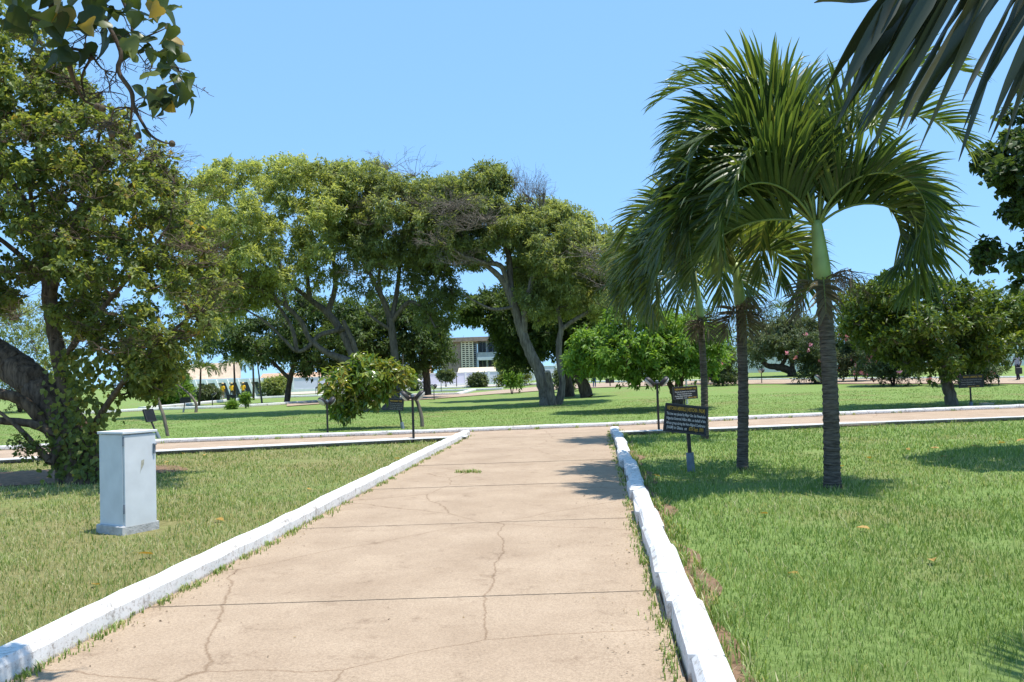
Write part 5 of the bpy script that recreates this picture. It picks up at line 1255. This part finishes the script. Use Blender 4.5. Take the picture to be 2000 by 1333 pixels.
# ---------------------------------------------------------------- people
M_skin = flat('brown_skin', (.13, .07, .045), .6, .1, 20)
def person(label, foot, ht, yaw, shirt, trousers, hat=None, pose='stand', short=False, bag=False):
    t = thing('person', label, 'person', foot)
    k = ht / 1.72; st = .16 if pose == 'walk' else 0; bend = .18 if pose == 'stoop' else .02
    J = {'pel': (0, 0, .94), 'wai': (0, -bend * .25, 1.10), 'che': (0, -bend * .7, 1.30), 'nec': (0, -bend, 1.47), 'hed': (0, -bend - .03, 1.58), 'top': (0, -bend - .02, 1.68)}
    E = [('pel', 'wai'), ('wai', 'che'), ('che', 'nec'), ('nec', 'hed'), ('hed', 'top')]; Rr = {'pel': (.155, .11), 'wai': (.14, .10), 'che': (.17, .115), 'nec': (.06, .06), 'hed': (.085, .1), 'top': (.06, .075)}
    for s, n_ in ((1, 'r'), (-1, 'l')):
        J['hip' + n_] = (s * .09, 0, .86); J['kne' + n_] = (s * .10, -s * st * .7 - .03, .48); J['ank' + n_] = (s * .10, -s * st + .02, .08); J['toe' + n_] = (s * .11, -s * st - .14, .035)
        J['sho' + n_] = (s * .19, -bend * .8, 1.39); J['elb' + n_] = (s * .24, -bend * .8 + .02 + s * st * .3, 1.11)
        J['wri' + n_] = (s * .23, -bend - .10 + s * st * .5, .89) if pose != 'hands' else (s * .08, -.2, 1.06); J['han' + n_] = tuple(np.array(J['wri' + n_]) + np.array((0, -.02, -.09) if pose != 'hands' else (-s * .05, -.03, .04)))
        E += [('pel', 'hip' + n_), ('hip' + n_, 'kne' + n_), ('kne' + n_, 'ank' + n_), ('ank' + n_, 'toe' + n_), ('che', 'sho' + n_), ('sho' + n_, 'elb' + n_), ('elb' + n_, 'wri' + n_), ('wri' + n_, 'han' + n_)]
        for a, b in (('hip', (.095, .1)), ('kne', (.062, .066)), ('ank', (.045, .05)), ('toe', (.042, .03)), ('sho', (.068, .07)), ('elb', (.045, .045)), ('wri', (.032, .035)), ('han', (.04, .022))): Rr[a + n_] = b
    names = list(J); me = bpy.data.meshes.new('body'); me.from_pydata([J[n_] for n_ in names], [(names.index(a), names.index(b)) for a, b in E], [])
    o = bpy.data.objects.new('body', me); COL.objects.link(o); sk = o.modifiers.new('skin', 'SKIN'); sk.use_smooth_shade = True
    for i, n_ in enumerate(names): me.skin_vertices[0].data[i].radius = Rr[n_]; me.skin_vertices[0].data[i].use_root = n_ == 'pel'
    o.modifiers.new('sub', 'SUBSURF').levels = 1
    bpy.context.view_layer.update(); dg = bpy.context.evaluated_depsgraph_get(); m2 = bpy.data.meshes.new_from_object(o.evaluated_get(dg))
    bpy.data.objects.remove(o); m2.materials.clear()
    for m_ in (shirt, trousers, M_skin, M_post): m2.materials.append(m_)
    for p in m2.polygons:
        x, y_, z = p.center; p.use_smooth = True
        if z > 1.45 and abs(x) < .12: p.material_index = 2
        elif z < .075: p.material_index = 3
        elif abs(x) > .185 and z < 1.16: p.material_index = 2
        elif z < .93: p.material_index = 2 if (short and z < .5) else 1
        else: p.material_index = 0
    b = ob('body', m2); b.parent = t; b.scale = (k,) * 3; b.rotation_euler = (0, 0, yaw); t.rotation_euler = (0, 0, 0)
    if hat:
        mb = MB(); hp = J['top']; mb.lathe([(.16, -.005), (.165, .0), (.095, .012), (.09, .07), (.06, .1), (.01, .105)], (hp[0], hp[1], hp[2] - .005), 14)
        h = mb.build('hat', hat, smooth=True); h.parent = t; h.scale = (k,) * 3; h.rotation_euler = (0, 0, yaw)
    else:
        mb = MB(); hp = J['hed']; mb.lathe([(.088, .02), (.1, .06), (.085, .11), (.04, .135), (.005, .14)], (hp[0], hp[1] + .012, hp[2] - .01), 12)
        h = mb.build('hair', M_post, smooth=True); h.parent = t; h.scale = (k,) * 3; h.rotation_euler = (0, 0, yaw)
    return t
M_sy = flat('yellow_shirt', (.75, .42, .02), .8, .08, 6); M_st = flat('straw_hat', (.62, .45, .22), .8, .1, 20); M_tr = flat('dark_trousers', (.03, .03, .04), .85, .1, 9)
M_pk = flat('pale_pink_clothes', (.52, .36, .30), .85, .1, 9); M_or = flat('orange_shirt', (.70, .25, .05), .8, .1, 9); M_bl = flat('blue_clothes', (.04, .10, .22), .85, .15, 9); M_gs = flat('grey_shirt', (.36, .38, .44), .85, .1, 9)
M_tan = flat('tan_trousers', (.34, .22, .15), .85, .1, 9)
person('person in yellow shirt and straw hat, leftmost of the three by the pavilion', G(435, 784), 1.74, math.pi - .3, M_sy, M_tan, M_st)
person('person in yellow shirt and straw hat, middle of the three by the pavilion', G(453, 780.5), 1.74, math.pi + .3, M_sy, M_tr, M_st, 'hands')
person('person in yellow shirt with wide straw hat, rightmost of the three by the pavilion', G(475, 781), 1.74, math.pi, M_sy, M_tr, M_st, 'hands')
person('person in pale pink walking by the far wall', G(623, 774.5), 1.7, math.radians(80), M_pk, M_pk, M_st, 'walk')
person('person in orange shirt half hidden by the glossy shrub', G(637, 776), 1.7, .4, M_or, M_tr)
person('person in dark blue on the far path beside the stooping tree', G(1161, 757), 1.6, .5, M_bl, M_bl, M_bl, 'stoop')
pr_ = G(1989, 744)
person('person in grey shirt and dark trousers walking at the right edge', pr_, 1.78, math.radians(-80), M_gs, M_tr, None, 'walk')
mb = MB(); mb.box((0, 0, 0), (.34, .14, .40), None, .03); mb.tube([Vector((-.08, 0, .19)), Vector((-.06, 0, .27)), Vector((.06, 0, .27)), Vector((.08, 0, .19))], [.012] * 4, 6)
o = mb.build('hand_bag', M_board); o.location = pr_ + Vector((-.12, -.28, .60)); tag(o, 'black bag carried by the person at the right edge', 'bag')

# ---------------------------------------------------------------- grass blades on the lawns
_ng = np.random.default_rng(77).random((64, 64))
def vnoise(x, y_, sc=1.0, octs=3):
    """smooth random patches, 0 to 1"""
    tot = 0; amp = 1; nrm = 0
    for o_ in range(octs):
        u = x * sc + 13.7 * o_; v = y_ * sc + 7.1 * o_; i = np.floor(u).astype(int); j = np.floor(v).astype(int); fu = u - i; fv = v - j
        fu = fu * fu * (3 - 2 * fu); fv = fv * fv * (3 - 2 * fv)
        a_ = _ng[i % 64, j % 64] * (1 - fu) + _ng[(i + 1) % 64, j % 64] * fu; b_ = _ng[i % 64, (j + 1) % 64] * (1 - fu) + _ng[(i + 1) % 64, (j + 1) % 64] * fu
        tot = tot + amp * (a_ * (1 - fv) + b_ * fv); nrm += amp; amp *= .55; sc *= 2.1
    return tot / nrm
L_grass = leafmat('grass_blades', [(0, (.07, .13, .03)), (.45, (.17, .26, .06)), (.8, (.28, .37, .12)), (.9, (.42, .42, .20)), (1, (.54, .48, .30))], .35, .5, 1.5, .3)
def grass(n, y0, y1, seed, hmin, hmax, w0, keep, dryf):
    g = np.random.default_rng(seed)
    u = g.random(n); y_ = y0 * (y1 / y0) ** u
    x = (g.random(n) * 2 - 1) * (y_ * .66 + (2.6 if y0 < 10 else 0))
    bare = .5 + 1.5 * (vnoise(x, y_, .7, 4) - .5)
    k = keep(x, y_) & (g.random(n) < np.clip(2.6 - 2.6 * bare, .12, 1)); x, y_ = x[k], y_[k]; n = len(x)
    z = np.array([gz(a, b) for a, b in zip(x, y_)])
    pn_ = np.clip(.5 + 1.6 * (vnoise(x + 40, y_ + 9, 1.6, 4) - .5), 0, 1)
    h = (hmin + (hmax - hmin) * g.random(n) ** 2.2) * (.55 + .9 * pn_) * np.where(g.random(n) < .02, 1.9, 1)
    a = g.uniform(0, 6.283, n); ln = np.stack([np.cos(a), np.sin(a)], 1) * (h * g.uniform(.2, 1.0, n))[:, None]
    wv = w0 * (y_ / 8) ** .9 * g.uniform(.7, 1.3, n); b = g.uniform(0, 6.283, n); wx = np.stack([np.cos(b), np.sin(b)], 1) * wv[:, None] * .5
    P = np.stack([x, y_], 1); V = np.zeros((n, 5, 3))
    V[:, 0, :2] = P - wx; V[:, 1, :2] = P + wx; V[:, 2, :2] = P + ln * .35 + wx * .8; V[:, 3, :2] = P + ln * .35 - wx * .8; V[:, 4, :2] = P + ln
    V[:, 0, 2] = z - .01; V[:, 1, 2] = z - .01; V[:, 2, 2] = V[:, 3, 2] = z + h * .6; V[:, 4, 2] = z + h
    bi = (np.arange(n) * 5)[:, None]; F4 = bi + np.array([[0, 1, 2, 3]]); F3 = bi + np.array([[3, 2, 4]])
    dr = dryf(x, y_)
    rv = np.where(g.random(n) < dr, g.uniform(.84, 1, n), np.clip(g.uniform(0, .82, n) * .75 + .25 * pn_, 0, .82))
    return V.reshape(-1, 3), F4, F3, np.repeat(rv, 5)
KAx = np.array([p.x for p in KA]); KAy = np.array([p.y for p in KA]); NLx = np.array([p.x for p in KNL + KNR]); NLy = np.array([p.y for p in KNL + KNR])
def keep_near(x, y_):
    lx = pl0.x + (pl1.x - pl0.x) * (y_ - pl0.y) / (pl1.y - pl0.y); rx = pr0.x + (pr1.x - pr0.x) * (y_ - pr0.y) / (pr1.y - pr0.y)
    soilw = .14 + .07 * np.sin(y_ * 2.1) + .05 * np.sin(y_ * 5.3)
    ok = ((x < lx - .24) | (x > rx + .24 + np.maximum(0, soilw * .8))) & (y_ < np.interp(x, NLx, NLy) - .34)
    ok &= ((x - c0.x) / 2.0) ** 2 + ((y_ - c0.y) / 1.6) ** 2 > 1
    cb = A(238, 843, 9.3); ok &= ~((np.abs(x - cb.x) < .42) & (y_ > 9.2) & (y_ < 10.1) & (x > cb.x - .35))
    return ok
def keep_far(x, y_): return y_ > np.interp(x, KAx, KAy) + .2
patch = lambda x, y_: np.clip(.5 + 1.8 * (vnoise(x + 21, y_ + 33, .9, 4) - .5), 0, 1)
dry_near = lambda x, y_: np.where(x < 0, .50 + .35 * (patch(x, y_) - .4), .10 + .42 * patch(x * .8, y_ * .6) ** 2)
for nm, args in (('grass', (350000, 3.4, 26, 1, .03, .085, .0068, keep_near, dry_near)), ('grass', (100000, 23, 44, 2, .022, .05, .0046, keep_far, lambda x, y_: np.full(len(x), .12)))):
    V, F4, F3, R_ = grass(*args)
    o = mesh_np(nm, V, [F4, F3], L_grass, rnd=R_, kind='stuff')
    tag(o, 'mown grass of the near lawns either side of the path' if args[5] == .035 and args[1] < 10 else 'mown grass of the main lawn beyond the far kerb', 'grass')

# weeds along the kerbs and joints, and dry litter on the path edges
g = np.random.default_rng(61); VV = []; F4s = []; F3s = []; RR = []; nn = 0
spots = []
for i in range(150):
    yy = 4.2 * (22.3 / 4.2) ** g.random(); spots.append((LEFT(yy).x + .03 + abs(g.normal(0, .03)), yy, .5))
for i in range(130):
    yy = 4.2 * (22.3 / 4.2) ** g.random(); spots.append((RIGHT(yy).x - .03 - abs(g.normal(0, .03)), yy, .5)); 
    spots.append((RIGHT(yy).x + .24 + abs(g.normal(0, .08)), yy, 1.0)); spots.append((LEFT(yy).x - .24 - abs(g.normal(0, .05)), yy, 1.1))
for i in range(60):
    t_ = g.integers(1, len(KA) - 1); f_ = g.random(); p = KA[t_] * (1 - f_) + KA[t_ + 1 if t_ + 1 < len(KA) else t_] * f_; spots.append((p.x, p.y - .04, .7))
for fx, fy in ((908, 926), (912, 927), (930, 927)): p = G(fx, fy); spots += [(p.x + g.normal(0, .08), p.y + g.normal(0, .02), .6) for _ in range(6)]
for sx_, sy_, sc_ in spots:
    m_ = int(g.integers(6, 16)); x = sx_ + g.normal(0, .03, m_); y_ = sy_ + g.normal(0, .06, m_); h = g.uniform(.03, .11, m_) * sc_
    a = g.uniform(0, 6.283, m_); ln = np.stack([np.cos(a), np.sin(a)], 1) * (h * g.uniform(.3, 1.1, m_))[:, None]; wx = np.stack([-np.sin(a), np.cos(a)], 1) * .0035 * (1 + sy_ / 12)
    P = np.stack([x, y_], 1); V = np.zeros((m_, 5, 3)); V[:, 0, :2] = P - wx; V[:, 1, :2] = P + wx; V[:, 2, :2] = P + ln * .35 + wx * .8; V[:, 3, :2] = P + ln * .35 - wx * .8; V[:, 4, :2] = P + ln
    V[:, :2, 2] = .0; V[:, 2:4, 2] = (.03 + h * .6)[:, None]; V[:, 4, 2] = .03 + h
    bi = (np.arange(m_) * 5)[:, None] + nn; VV.append(V.reshape(-1, 3)); F4s.append(bi + np.array([[0, 1, 2, 3]])); F3s.append(bi + np.array([[3, 2, 4]])); RR.append(np.repeat(np.clip(g.normal(.6, .3, m_), 0, 1), 5)); nn += m_ * 5
o = mesh_np('weeds', np.concatenate(VV), [np.concatenate(F4s), np.concatenate(F3s)], L_grass, rnd=np.concatenate(RR), kind='stuff'); tag(o, 'small weeds sprouting along the kerbs and path joints', 'weeds')
n_ = 650; yy = 4.2 * (22 / 4.2) ** g.random(n_); side_ = g.random(n_); xx = np.where(side_ < .5, np.array([LEFT(y).x for y in yy]) + np.abs(g.normal(0, .22, n_)) + .02, np.array([RIGHT(y).x for y in yy]) - np.abs(g.normal(0, .3, n_)) - .02)
wild = g.random(n_) < .25; xx = np.where(wild, np.array([LEFT(y).x + (RIGHT(y).x - LEFT(y).x) * t_ for y, t_ in zip(yy, g.random(n_))]), xx)
P = np.stack([xx, yy, np.full(n_, .037)], 1); D = g.normal(0, 1, (n_, 3)); D[:, 2] *= .1; Nn = g.normal(0, .25, (n_, 3)) + np.array([0, 0, 1]); Ls = g.uniform(.006, .028, n_) * np.where(g.random(n_) < .04, 1.6, 1)
V, F, rd = leaf_arrays(P, D, Nn, Ls, Ls * g.uniform(.25, .6, n_), g.random(n_)); 
o = mesh_np('litter', V, F, leafmat('dry_litter', [(0, (.10, .07, .045)), (.6, (.22, .15, .08)), (1, (.38, .27, .12))], .1), rnd=rd, kind='stuff'); tag(o, 'dry leaf litter strewn along the edges of the path', 'litter')
